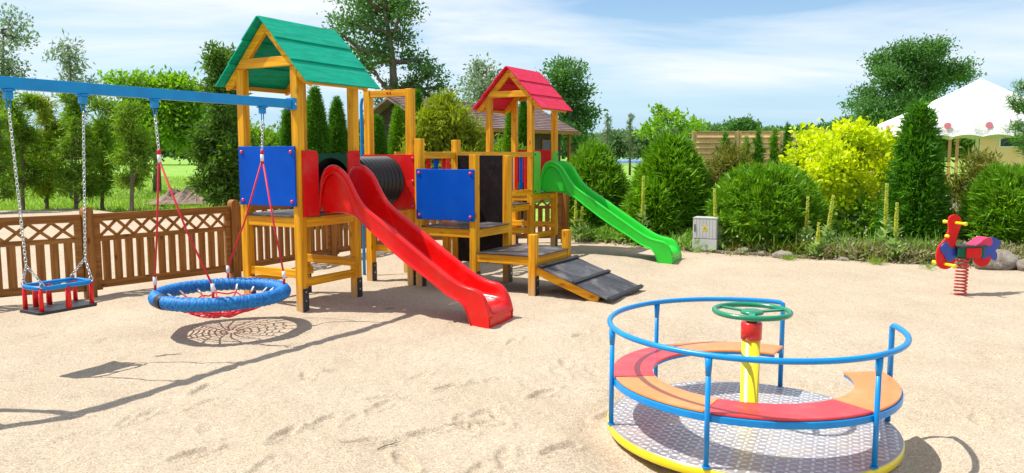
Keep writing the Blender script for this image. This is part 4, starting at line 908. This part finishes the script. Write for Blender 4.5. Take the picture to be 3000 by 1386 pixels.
# shrubs of the bed
def BD(px, ybase, D): b = at(px, ybase, D); return b
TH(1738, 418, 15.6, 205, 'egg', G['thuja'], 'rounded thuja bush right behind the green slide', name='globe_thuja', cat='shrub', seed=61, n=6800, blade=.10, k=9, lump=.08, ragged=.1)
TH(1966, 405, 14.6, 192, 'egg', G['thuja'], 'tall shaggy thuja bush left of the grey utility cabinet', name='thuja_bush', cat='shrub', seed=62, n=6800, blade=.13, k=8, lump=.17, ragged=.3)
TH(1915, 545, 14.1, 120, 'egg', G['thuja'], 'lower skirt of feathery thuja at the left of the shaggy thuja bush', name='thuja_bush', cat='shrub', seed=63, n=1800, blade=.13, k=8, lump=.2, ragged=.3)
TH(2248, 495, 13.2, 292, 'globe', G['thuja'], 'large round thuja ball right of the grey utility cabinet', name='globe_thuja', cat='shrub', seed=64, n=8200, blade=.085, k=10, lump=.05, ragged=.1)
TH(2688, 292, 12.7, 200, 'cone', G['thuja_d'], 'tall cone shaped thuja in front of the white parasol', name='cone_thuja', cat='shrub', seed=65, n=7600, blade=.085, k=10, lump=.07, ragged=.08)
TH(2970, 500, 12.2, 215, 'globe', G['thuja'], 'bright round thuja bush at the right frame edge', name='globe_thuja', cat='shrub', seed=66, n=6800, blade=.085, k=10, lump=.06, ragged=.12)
T('bronze_bush', 2130, 14.9, [(2090, 520, 44), (2130, 480, 44), (2160, 500, 40), (2110, 560, 60), (2070, 600, 50), (2180, 550, 50), (2140, 455, 22), (2060, 560, 36), (2090, 640, 60), (2160, 640, 60)], G['brush'], 'bronze green feathery bush between the shaggy thuja and the golden shrub', cat='shrub', leaf=.13, dens=2600, k=7, spread=.14, lw=.2, up=.7, seed=67, tr=.04, dy=.25, limbs=False)
T('bronze_bush', 2865, 13.8, [(2870, 470, 24), (2850, 500, 40), (2900, 510, 40), (2930, 540, 34), (2820, 560, 44), (2880, 580, 60), (2830, 630, 60), (2900, 650, 60), (2800, 680, 50), (2860, 700, 60)], G['brush'], 'loose bronze green bush between the cone thuja and the right edge', cat='shrub', leaf=.12, dens=2300, k=7, spread=.15, lw=.22, up=.6, seed=68, tr=.05, dy=.25)
T('golden_shrub', 2450, 14.0, [(2443, 420, 60, 40), (2496, 400, 60, 34), (2549, 430, 56, 44), (2399, 440, 50, 42), (2364, 470, 36, 40), (2593, 450, 44, 40), (2426, 490, 66, 50), (2496, 480, 74, 56), (2566, 510, 60, 52), (2373, 520, 46, 44), (2461, 550, 74, 54), (2522, 590, 60, 50), (2408, 580, 44, 44), (2478, 630, 44, 44), (2390, 400, 30, 26), (2470, 385, 36, 20)], G['yellow'], 'golden leaved shrub glowing yellow between two thujas', cat='shrub', leaf=.09, dens=1900, k=7, spread=.17, lw=.6, up=.15, seed=69, tr=.05, dy=.5, shell=.4)
T('leafy_shrub', 2500, 13.3, [(2480, 640, 54, 44), (2540, 620, 50, 50), (2420, 670, 50, 34), (2550, 680, 54, 40), (2500, 690, 60, 36), (2400, 620, 36, 34)], G['decid'], 'green leafy shrub below the golden shrub', cat='shrub', leaf=.09, dens=1700, k=6, spread=.18, lw=.62, seed=70, tr=.03, dy=.25)
# utility cabinet
cb = at(2069, 738, 12.9); CB = empty('utility_cabinet', (cb.x, 12.95, 0), R(-24), label='grey plastic utility cabinet with a yellow warning sign, between two thujas', cat='cabinet')
M['grey'] = noisy('light_grey_cabinet', (.50, .50, .49), (.58, .58, .57), 5, .45, dirt=((.4, .38, .34), 5, .35))
MB().box(-.205, .205, -.12, .12, -.05, .235).build('plinth', M['grey'], CB, bevel=.006)
CB.scale = (.96, 1, .91)
body = MB(); body.box(-.20, .20, -.115, .12, .24, .60); bo = body.build('body', M['grey'], CB, bevel=.005)
MB().prism([(-.21, .60), (.21, .60), (.19, .62), (-.19, .622)], -.125, .13, 'xz').build('lid', M['grey'], CB, bevel=.004)
dr = MB()
for i in range(7): dr.box(-.19+i*.0545, -.19+i*.0545+.049, -.122, -.1155, .25, .59)
do = dr.build('door', M['grey'], CB, bevel=.002)
MB().box(-.172, -.155, -.135, -.1225, .36, .50).build('handle', M['steel'], do, bevel=.003)
sg = MB(); sg.prism([(-.035, .385), (.045, .385), (.045, .44), (.005, .475), (-.035, .44)], -.1245, -.1225, 'xz'); so2 = sg.build('warning_sign', M['yellowm'], do)
MB().prism([(-.028, .408), (.038, .408), (.005, .462)], -.1262, -.1250, 'xz').build('sign_triangle', M['black'], so2)
k = MB(); k.prism([(-.020, .413), (.030, .413), (.005, .453)], -.1274, -.1264, 'xz'); k.build('sign_face', M['yellowm'], so2)
MB().prism([(.004, .446), (.011, .432), (.006, .432), (.012, .416), (-.002, .429), (.003, .430), (-.002, .446)], -.1286, -.1276, 'xz').build('sign_bolt_mark', M['black'], so2)
def text(s, size, m, parent, loc, rot, name='lettering', ext=.001):
    c = bpy.data.curves.new(name, 'FONT'); c.body = s; c.size = size; c.extrude = ext; c.align_x = 'CENTER'; c.align_y = 'CENTER'; c.resolution_u = 3
    t = bpy.data.objects.new('tmp', c); C.objects.link(t); bpy.context.view_layer.update()
    me = bpy.data.meshes.new_from_object(t.evaluated_get(bpy.context.evaluated_depsgraph_get())); bpy.data.objects.remove(t)
    me.materials.clear(); me.materials.append(m); me.name = name
    o = bpy.data.objects.new(name, me); C.objects.link(o); o.parent = parent; o.location = loc; o.rotation_euler = rot
    return o
# ---------------------------------------------------------------- horizontal board screens
SCN = empty('screen_fence', at(2030, 450, 21).to_2d().to_3d(), R(-7), label='tall pale wooden screen of horizontal boards behind the bushes', cat='fence')
pw = smul(126, 21); 
for i in range(6):
    x = i*pw; zt_ = 2.15
    MB().box(x-.035, x+.035, -.035, .035, -.1, zt_+.03).build('post', M['pz'], SCN, bevel=.004)
    if i < 5:
        p_ = MB(); p_.box(x+.05, x+.085, -.02, .02, .05, zt_); p_.box(x+pw-.085, x+pw-.05, -.02, .02, .05, zt_); p_.box(x+.05, x+pw-.05, -.025, .025, zt_-.001, zt_+.03)
        for j in range(15):
            z = .08+j*.138; p_.add([(x+.085, -.045, z), (x+pw-.085, -.045, z), (x+pw-.085, .018, z+.150), (x+.085, .018, z+.150), (x+.085, -.033, z), (x+pw-.085, -.033, z), (x+pw-.085, .028, z+.150), (x+.085, .028, z+.150)], [(0, 1, 2, 3), (7, 6, 5, 4), (0, 4, 5, 1), (3, 2, 6, 7)])
        p_.build('screen_panel', M['pz'], SCN)
for (px, top, wpx, lb, sd) in ((2125, 372, 34, 'slim thuja in front of the left panel of the wooden screen', 81), (2185, 385, 38, 'slim thuja just right of the double post of the wooden screen', 82), (2220, 368, 40, 'slim thuja close to the right side of another one by the screen', 83),
                               (2268, 365, 32, 'slim thuja left of the golden shrub', 84), (2305, 345, 32, 'tallest slim thuja at the left shoulder of the golden shrub', 85), (2345, 372, 34, 'slim thuja peeking out above the golden shrub', 86)):
    TH(px, top, 19.2, wpx, 'column', G['thuja_d'] if sd % 2 else G['thuja'], lb, seed=sd, n=900, blade=.06, lump=.16, group='slim thujas before the wooden screen', ragged=.1)
# ---------------------------------------------------------------- parasol
pc = at(2862, 450, 18.6); PR = empty('parasol', (pc.x, 18.6, 0), 0, label='big white octagonal parasol with printed valance at the right', cat='parasol')
M['canvas'] = noisy('white_canvas', (.80, .79, .75), (.86, .85, .82), 3, .8, bump=.15, bscale=5, bdist=.02)
A = [212+45*i for i in range(8)]; rv = 2.18; ztop, ze_, zv = 3.32, 2.28, 1.95
cn = MB()
nseg = 10
for i in range(8):
    a, b = R(A[i]), R(A[i]+45)
    pa, pb = Vector((rv*math.cos(a), rv*math.sin(a), 0)), Vector((rv*math.cos(b), rv*math.sin(b), 0))
    vs = []
    for q in range(7):
        t = q/6
        for s_ in range(nseg+1):
            w_ = s_/nseg; p = pa.lerp(pb, w_)*t; sag = -.05*math.sin(PI*t)*1.0-.05*math.sin(PI*w_)*t*t*(.9)
            vs.append((p.x, p.y, ztop+(ze_-ztop)*t+sag*(.6)))
    cn.add(vs, [(q*(nseg+1)+s_, q*(nseg+1)+s_+1, (q+1)*(nseg+1)+s_+1, (q+1)*(nseg+1)+s_) for q in range(6) for s_ in range(nseg)], True)
cn.build('canopy', M['canvas'], PR)
M['seal'] = mat('faded_red_print', (.66, .19, .23), .8); M['print'] = mat('faded_green_print', (.42, .48, .45), .8)
for i in range(8):
    a, b = R(A[i]), R(A[i]+45); pa = Vector((rv*math.cos(a), rv*math.sin(a), 0)); pb = Vector((rv*math.cos(b), rv*math.sin(b), 0)); d = (pb-pa).normalized(); nrm = Vector((d.y, -d.x, 0)); L_ = (pb-pa).length
    vs = []; ns_ = 24
    for r_ in range(3):
        for s_ in range(ns_+1):
            w_ = s_/ns_; bz = zv+.045*abs(math.sin(PI*w_*3)); z = (ze_-.03*math.sin(PI*w_))*(1-r_/2)+bz*(r_/2)
            p = pa.lerp(pb, w_)+nrm*(.012*math.sin(w_*17+i)*r_+.02*r_)
            vs.append((p.x, p.y, z))
    vb = MB().add(vs, [(r_*(ns_+1)+s_, r_*(ns_+1)+s_+1, (r_+1)*(ns_+1)+s_+1, (r_+1)*(ns_+1)+s_) for r_ in range(2) for s_ in range(ns_)], True).build('valance', M['canvas'], PR)
    for w_ in (.27, .73):
        p = pa.lerp(pb, w_)+nrm*.036; ang = math.atan2(d.y, d.x)
        if nrm.y > .5: continue
        dk = MB(); dk.lathe([(.001, -.003), (.068, -.003), (.068, 0)], (0, 0, 0), 20, axis='y', smooth=False); o = dk.build('printed_seal', M['seal'], vb); o.location = (p.x, p.y, 2.185); o.rotation_euler = (0, 0, ang)
        text('Pilsner Urquell', .105, M['print'], vb, (p.x+d.x*.05, p.y+d.y*.05, 2.075), (PI/2, 0, ang))
MB().tube([(0, 0, -.1), (-.02, 0, 3.3)], .035, 12).build('pole', M['white'], PR)
rb = MB()
for i in range(8): a = R(A[i]); rb.bar((0, 0, ztop-.06), (rv*.99*math.cos(a), rv*.99*math.sin(a), ze_-.045), .02, .03)
rb.build('ribs', M['white'], PR)
# ---------------------------------------------------------------- orange building
bc = at(2868, 450, 24); OB = empty('garden_building', (bc.x, 24, 0), R(-31), label='low apricot plastered building with a flat porch roof behind the parasol', cat='building')
M['plaster'] = noisy('apricot_plaster', (.86, .55, .26), (.90, .60, .30), 2, .9, bump=.2, bscale=30)
MB().box(0, 5, 0, 4, -.1, 2.17).build('wall', M['plaster'], OB)
MB().box(-1.35, 5.2, -.25, 4.2, 2.172, 2.30).build('porch_roof', noisy('grey_roof_felt', (.14, .13, .13), (.2, .19, .19), 4, .8), OB)
MB().box(-1.2, 0, -.05, .05, 2.09, 2.171).build('lintel', M['pz'], OB)
for x in (-.78, -.58): MB().box(x-.045, x+.045, -.04, .05, -.1, 2.089).build('porch_post', noisy('orange_timber', (.55, .25, .10), (.62, .3, .13), 6, .7), OB)
fo = MB().box(.50, 1.95, -.03, -.002, 1.78, 2.10).build('window', M['white'], OB, bevel=.01)
MB().box(.54, 1.91, -.034, -.031, 1.81, 2.07).build('pane', M['pane'], fo)
tb_ = at(2805, 530, 16.5); TB = empty('garden_table', (tb_.x, 16.5, 0), 0, label='white cloth covered table under the parasol, behind the cone thuja', cat='table')
MB().box(-.35, .45, -.4, .4, .72, .76).build('table_top', M['white'], TB, bevel=.005)
MB().box(-.36, .46, -.41, -.402, .35, .75).build('cloth_drop', M['white'], TB)
for x, y in ((-.3, -.35), (.4, -.35), (-.3, .35), (.4, .35)): MB().box(x-.02, x+.02, y-.02, y+.02, -.05, .72).build('leg', M['steel'], TB)
CH = empty('garden_chair', (tb_.x-.55, 16.1, 0), R(30), label='dark framed chair left of the white garden table', cat='chair')
MB().box(-.22, .22, -.22, .22, .43, .46).build('seat', noisy('grey_sling', (.2, .19, .2), (.27, .26, .27), 6, .8), CH)
MB().box(-.22, .22, .20, .23, .55, .98).build('backrest', M['steel'], CH)
for x in (-.2, .2):
    for y in (-.2, .2): MB().tube([(x, y, -.05), (x, y, .98 if y > 0 else .43)], .014, 8).build('leg', M['steel'], CH)
T('hedge_tree', 2760, 31, [(2700, 415, 40, 34), (2750, 405, 44, 30), (2800, 415, 44, 30), (2850, 410, 44, 30), (2900, 420, 40, 30)], G['conif_d'], 'dark hedge seen between the apricot porch posts', leaf=.18, dens=1100, k=8, spread=.3, seed=106, tr=.05)
# ---------------------------------------------------------------- oak, pine, woods
T('oak_tree', 2665, 44, [(2640, 153, 41, 25), (2700, 148, 41, 24), (2745, 168, 37, 29), (2600, 178, 37, 29), (2660, 198, 60, 37), (2740, 218, 51, 34), (2790, 208, 29, 22), (2820, 228, 24, 17), (2575, 228, 37, 29), (2630, 248, 51, 30), (2700, 263, 51, 30), (2560, 278, 37, 25), (2610, 303, 47, 27), (2530, 318, 32, 22), (2515, 338, 22, 13), (2680, 303, 43, 25), (2570, 343, 43, 20), (2640, 343, 51, 22), (2765, 253, 34, 22), (2520, 303, 17, 10)], G['decid_d'], 'big rounded oak tree behind the parasol', leaf=.155, dens=640, k=10, spread=.5, tr=.34, tpx=[(2668, 440), (2668, 380), (2672, 330), (2665, 260)], seed=91, dy=1.2)
T('pine_tree', 3040, 13.2, [(2990, 260, 12, 18), (2978, 300, 16, 14), (2995, 320, 16, 12), (2985, 375, 22, 16), (2978, 410, 20, 14), (2992, 440, 16, 12), (3030, 300, 30, 24), (3040, 400, 40, 30), (2985, 500, 14, 14), (3030, 480, 30, 24)], G['thuja_d'], 'pine whose boughs reach in from the right frame edge', leaf=.10, dens=2600, k=9, spread=.10, lw=.10, up=.5, seed=92, tr=.09, tpx=[(3040, 600), (3040, 400), (3030, 250)], dy=.2)
def far_wood(name, D, x0, x1, prof, m, seed, label, n=9000, leaf=.6, depth=8):
    r0 = np.random.default_rng(seed); px = r0.uniform(x0, x1, n); top = np.array([prof(x) for x in px]); py = top+(r0.random(n)**1.5)*(452-top)
    dd = D+r0.random(n)*depth; X = (px-1500)/F_PX*dd; 
    Z = EYE+(449.5-py)/F_PX*dd*1.0
    P = np.repeat(np.stack([X, dd, Z], 1), 5, 0); P += r0.normal(size=P.shape)*leaf*.6
    o = leafmesh(name, P, r0.normal(size=P.shape)+np.array([0, -.4, .5]), leaf*(.6+.8*r0.random(len(P))), leaf*.5, m)
    tag(o, label, 'wood', kind='stuff')
def pf(a): 
    xs = [q[0] for q in a]; ys = [q[1] for q in a]
    return lambda x: float(np.interp(x, xs, ys))+9*noise.noise(Vector((x*.045, 1.3, 0)))+5*noise.noise(Vector((x*.15, 4.3, 0)))
far_wood('distant_woods', 150, 1740, 2120, pf([(1740, 412), (1800, 398), (1850, 404), (1950, 396), (2060, 380), (2120, 385)]), G['far'], 95, 'far line of woods beyond the field, centre right', leaf=.75)
far_wood('distant_woods', 75, 2060, 2480, pf([(2060, 392), (2110, 380), (2160, 384), (2250, 398), (2330, 392), (2420, 384), (2480, 380)]), G['decid_d'], 96, 'wood behind the wooden screen', leaf=.45)
far_wood('distant_woods', 60, 2440, 3100, pf([(2440, 378), (2520, 362), (2600, 350), (2700, 352), (3100, 352)]), G['decid_d'], 97, 'dark wood behind the parasol and apricot building', leaf=.42, n=12000)
far_wood('distant_woods', 120, -400, 820, pf([(-400, 395), (0, 400), (350, 392), (600, 400), (820, 405)]), G['far'], 98, 'far woods on the horizon at the left', leaf=.7, n=9000)
far_wood('distant_woods', 90, 820, 1760, pf([(820, 400), (1100, 396), (1300, 400), (1600, 408), (1760, 412)]), G['far'], 99, 'far woods behind the towers', leaf=.5, n=9000)
# thin sparse conifers on the skyline
def sparse(px, top, D, lb, sd, w_=42):
    r0 = np.random.default_rng(sd); b = at(px, 450, D); root = empty('larch_tree', (b.x, D, -.1), 0, label=lb, cat='tree', group='sparse larches in the field'); zt_ = at(px, top, D).z+.1
    MB().tube([(0, 0, 0), (0, 0, zt_)], [.10, .03], 6).build('trunk', M['bark'], root)
    bm_ = MB(); P = []; Dd = []
    for i in range(40):
        z = zt_*(.25+.75*i/40); a = r0.random()*2*PI; l = smul(w_, D)*(1.02-(z/zt_))*r0.uniform(.7, 1.2)+.15
        e = Vector((l*math.cos(a), l*math.sin(a), z+l*.12)); bm_.tube([(0, 0, z), e], [.02, .008], 4)
        for q in range(12): t = r0.random(); P.append((e.x*t, e.y*t, z+(e.z-z)*t)); Dd.append(r0.normal(size=3)+np.array([0, 0, .2]))
    bm_.build('branches', M['bark'], root); leafmesh('needles', np.array(P), np.array(Dd), .28, .07, G['far'], root)
sparse(1778, 335, 62, 'sparse larch right of the red roof, left one', 101); sparse(1846, 334, 62, 'sparse larch rising over the field, right of another', 102, 46); sparse(2028, 345, 60, 'small sparse larch top left of the wooden screen', 103, 20)
T('sapling_tree', 1955, 22, [(1935, 330, 10, 14), (1950, 345, 22, 20), (1975, 350, 26, 18), (2010, 365, 30, 18), (2050, 372, 30, 14), (1920, 370, 24, 16), (1900, 385, 20, 12)], G['decid'], 'wispy young tree top above the shaggy thuja bush', leaf=.13, dens=260, k=5, spread=.2, tr=.04, tpx=[(1960, 420), (1955, 350), (1940, 315)], seed=104)
T('round_tree', 2165, 40, [(2150, 372, 24, 14), (2175, 368, 24, 16), (2200, 378, 22, 12), (2165, 385, 40, 14)], G['decid_d'], 'rounded tree top peeking over the wooden screen', leaf=.2, dens=900, k=7, spread=.3, tr=.1, seed=105)
# far long blue-white shed
fs_ = at(1843, 456, 118); FS = empty('greenhouse', (fs_.x, 118, -.07), 0, label='long low blue and white polytunnel far across the field', cat='greenhouse')
MB().prism([(0, 0), (1.6, 0), (1.5, .5), (.8, .8), (.1, .5)], -2.6, 3.0, 'yz').build('cover', noisy('blue_film', (.05, .14, .42), (.25, .38, .62), 2.2, .5, stretch=(1, 1, .2)), FS)
MB().box(-2.6, 3.0, -.02, 0, .0, .32).build('side_sheet', M['white'], FS)
# ================================================================ small plants, stones, debris
def mullein(x, y, h, label, sd, lean=.0, z0=.05):
    r0 = np.random.default_rng(sd); root = empty('mullein', (x, y, z0), 0, label=label, cat='flower', group='mullein spikes along the bed')
    top = Vector((lean*h, 0, h)); MB().tube([(0, 0, -.06), (lean*h*.3, 0, h*.5), top], [.011, .008, .004], 6).build('stem', G['mullf'], root)
    n = int(420*h); t = .42+.58*r0.random(n); a = r0.random(n)*2*PI
    P = np.stack([lean*h*t+.010*np.cos(a), .010*np.sin(a), h*t], 1); D_ = np.stack([np.cos(a), np.sin(a), .4+0*a], 1); l = .023*(1.15-.75*(t-.42)*1.7)+.007
    leafmesh('flower_spike', P, D_, l, l*.75, G['mull'], root)
    n = int(46*h)+12; t = (r0.random(n)**1.4)*.55; a = r0.random(n)*2*PI; l = .24*(1-1.1*t)
    P = np.stack([lean*h*t, 0*a, h*t], 1); D_ = np.stack([np.cos(a), np.sin(a), .55+0*a], 1); leafmesh('leaves', P, D_, l, l*.34, G['mullf'], root)
def onground(px, py, z=.05):
    a0 = (px-1500)/F_PX; b0 = -(py-693)/F_PX; fy = math.cos(PITCH)+b0*math.sin(PITCH); fz = -math.sin(PITCH)+b0*math.cos(PITCH); t = (z-EYE)/fz; return a0*t, fy*t
for i, (px, pb, ptp, lb, ln_) in enumerate(((1686, 700, 588, 'mullein spike left of the green slide legs, tallest of its pair', 0), (1703, 700, 606, 'mullein spike just right of another under the green slide', .02), (1882, 716, 515, 'tall mullein spike before the shaggy thuja bush', 0), (2100, 728, 553, 'leaning mullein spike right above the utility cabinet', -.06),
        (2362, 742, 576, 'mullein spike between the round thuja and the golden shrub', 0), (2396, 752, 652, 'shortest mullein spike, in front of the golden shrub', 0), (2418, 746, 572, 'slanting mullein spike under the orange patch of the golden shrub', .10), (2594, 752, 538, 'tallest mullein spike at the left foot of the cone thuja', -.02), (2624, 762, 594, 'mullein spike in front of the cone thuja', -.015))):
    x, y = onground(px, pb); h = (at(px, ptp, y).z-.05); mullein(x, y+.02, h, lb, 200+i, ln_)
def scatter_edge(n, s0, s1, d0, d1, seed):
    r0 = np.random.default_rng(seed); o = []
    for _ in range(n):
        s_ = r0.uniform(s0, s1); x, y = edge_pt(s_); d = d0+(d1-d0)*r0.random()**1.3; o.append((x+.35*d, y+.93*d, .05+.09*min(1, d*2)))
    return np.array(o), r0
def cover(name, label, m, n, s0, s1, d0, d1, seed, ln, wd, k=9, hgt=.12, up=.9):
    P, r0 = scatter_edge(n, s0, s1, d0, d1, seed); P = np.repeat(P, k, 0); P += r0.normal(size=P.shape)*np.array([.07, .07, 0]); P[:, 2] += r0.random(len(P))*hgt-.03
    l = ln*(.5+r0.random(len(P))); o = leafmesh(name, P, r0.normal(size=P.shape)*.6+np.array([0, 0, up]), l, l*wd, m); tag(o, label, 'plants', kind='stuff')
cover('ground_cover', 'low mixed green plants along the edge of the bed', G['under'], 650, .6, 5.9, .15, 1.1, 301, .085, .42, hgt=.06, up=.5)
cover('dry_heather', 'dry greyish heather along the right part of the bed', G['dry'], 900, 3.0, 5.0, .0, .5, 302, .07, .22, k=12, hgt=.17, up=.5)
cover('heather_sprigs', 'green grey sprigs mixed into the heather along the bed', G['brush'], 700, 2.3, 5.6, .0, .6, 312, .09, .16, k=12, hgt=.15, up=.7)
cover('bed_seedlings', 'fresh green seedlings scattered along the front of the bed', G['mullf'], 150, 1.6, 5.4, -.02, .5, 313, .10, .4, k=8, hgt=.06, up=.4)
cover('long_grass', 'long grass blades in the bed below the golden shrub', G['under'], 70, 2.6, 4.4, .1, .5, 303, .30, .05, k=12, hgt=.02, up=.9)
cover('white_flowers', 'tiny white flowers dotted along the bed', G['flower'], 60, 1.9, 4.8, .1, .6, 304, .022, .9, k=4, hgt=.35)
cover('bed_weeds', 'weeds and leaf litter between the slide and the cabinet', G['under'], 520, .8, 2.0, -.05, 1.2, 305, .11, .4, hgt=.12, up=.5)
cover('bed_litter', 'dry leaves and stalks on the sand along the bed edge', G['dry'], 1500, .5, 6.2, -.16, .3, 306, .05, .4, k=3, hgt=.0, up=.1)
def rock(x, y, r, label, sd, sq=.62):
    r0 = np.random.default_rng(sd); import bmesh
    bm = bmesh.new(); bmesh.ops.create_icosphere(bm, subdivisions=3, radius=1)
    o3 = float(r0.random()*50)
    for v_ in bm.verts:
        q = v_.co.copy(); s_ = 1+.28*noise.noise(q*1.1+Vector((o3, 0, 0)))+.08*noise.noise(q*3+Vector((0, o3, 0))); v_.co = Vector((q.x*r*s_*1.15, q.y*r*s_*.85, q.z*r*s_*sq))
    me = bpy.data.meshes.new('stone'); bm.to_mesh(me); bm.free(); me.polygons.foreach_set('use_smooth', [True]*len(me.polygons)); me.materials.append(M['rock'])
    o = bpy.data.objects.new('stone', me); C.objects.link(o); o.location = (x, y, r*sq*.55); tag(o, label, 'stone', 'field stones along the bed')
for i, (px, py, r, lb) in enumerate(((2935, 778, .28, 'largest field stone, behind the tail of the spring rider'), (2990, 770, .20, 'stone at the right frame edge beside the largest one'), (3035, 785, .22, 'stone just outside the right edge of the bed corner'), (2893, 775, .10, 'small stone left of the largest one'),
        (2190, 738, .16, 'stone at the foot of the round thuja, left one'), (2300, 752, .17, 'flat stone below the right side of the round thuja'), (2240, 742, .12, 'small stone between two others at the foot of the round thuja'), (1985, 716, .14, 'stone in the shade of the shaggy thuja bush'), (2820, 772, .11, 'stone behind the front board of the spring rider'), (2480, 760, .10, 'small stone in front of the golden shrub'))):
    x, y = onground(px, py); rock(x, y+.12, r*(.78 if r < .26 else 1), lb, 400+i)
# weed tufts on the sand and beside the bed
def tuft(px, py, label, sd, n=120, r=.1, l=.10):
    x, y = onground(px, py, 0); r0 = np.random.default_rng(sd); P = np.zeros((n, 3)); P[:, :2] = r0.normal(size=(n, 2))*r*.5; D_ = r0.normal(size=(n, 3))*.6+np.array([0, 0, .9])
    o = leafmesh('grass_tuft', P, D_, l*(.5+r0.random(n)), .008, G['grass']); o.location = (x, y, .01); tag(o, label, 'grass', 'weed tufts on the sand')
tuft(2312, 764, 'small weed tuft on the sand in front of the round thuja', 1); tuft(2565, 776, 'weed tuft on the sand left of the spring rider', 2, l=.13); tuft(2720, 790, 'low weed tuft on the sand near the front of the spring rider', 3, n=60)
# meadow beyond the fence
r0 = np.random.default_rng(500); n = 60000; D_ = 20+r0.random(n)**1.6*40; px = r0.uniform(-120, 1300, n); X = (px-1500)/F_PX*D_
msk = np.array([D_[i] > 22.6+2.0*noise.noise(Vector((X[i]*.35, D_[i]*.5, 0))) for i in range(n)]); X = X[msk]; D_ = D_[msk]
P = np.stack([X, D_, np.full(len(X), -.18)], 1); l = .16*(.5+r0.random(len(X))); o = leafmesh('meadow_grass', P, r0.normal(size=P.shape)*.5+np.array([0, 0, 1]), l, .022, G['grass']); tag(o, 'uneven green grass under and behind the conifers', 'grass', kind='stuff')
# heap of dug earth
hp = MB(); v = []; nx, ny = 60, 16
a_, b_ = at(455, 540, 28), at(700, 540, 27)
for j in range(ny+1):
    for i in range(nx+1):
        s_, t = i/nx, j/ny; x = a_.x+(b_.x-a_.x)*s_; y = 26.6+t*2.6+hnoise(s_*6, t, 1)*.3; e = math.sin(PI*t)*min(1, s_*5, (1-s_)*5)
        v.append((x, y, -.1+e*(.42+.3*hnoise(s_*9, t*2, 1, 3)+.16*hnoise(s_*30, t*7, 1, 9))))
hp.add(v, [(j*(nx+1)+i, j*(nx+1)+i+1, (j+1)*(nx+1)+i+1, (j+1)*(nx+1)+i) for j in range(ny) for i in range(nx)])
hp.build('earth_heap', noisy('dug_brown_earth', (.16, .11, .085), (.30, .22, .17), 6, .95, bump=.8, bscale=20, bdist=.05), label='long heap of dug brown earth on the meadow behind the nest swing', cat='earth heap')
# light sand spill on the meadow edge
# twigs on the sand
def twig(px, py, ang, L_, label, sd):
    x, y = onground(px, py, 0); r0 = np.random.default_rng(sd); b = MB(); d = Vector((math.cos(ang), math.sin(ang), 0)); z = zs(x, y)+.004
    p0 = Vector((x, y, z)); pts = [p0+d*L_*t+Vector((r0.normal()*.006, r0.normal()*.006, .004*math.sin(t*3))) for t in (0, .25, .5, .75, 1)]
    b.tube(pts, [.003, .003, .0025, .002, .001], 5)
    for t in (1, 2, 3):
        a = ang+(.7 if t % 2 else -.7); b.tube([pts[t], pts[t]+Vector((math.cos(a), math.sin(a), .05))*L_*.3], [.002, .001], 4)
    b.build('twig', M['bark'], label=label, cat='twig', group='twigs lying on the sand')
twig(300, 1000, .0, .22, 'twig on the sand near the shadow of the nest swing', 1); twig(455, 1042, .3, .2, 'twig on the sand right of the cradle seat shadow', 2); twig(1100, 1322, .6, .16, 'twig in the sand at the bottom centre of the picture', 3); twig(1130, 908, .2, .1, 'small twig on the sand by the red slide', 4)
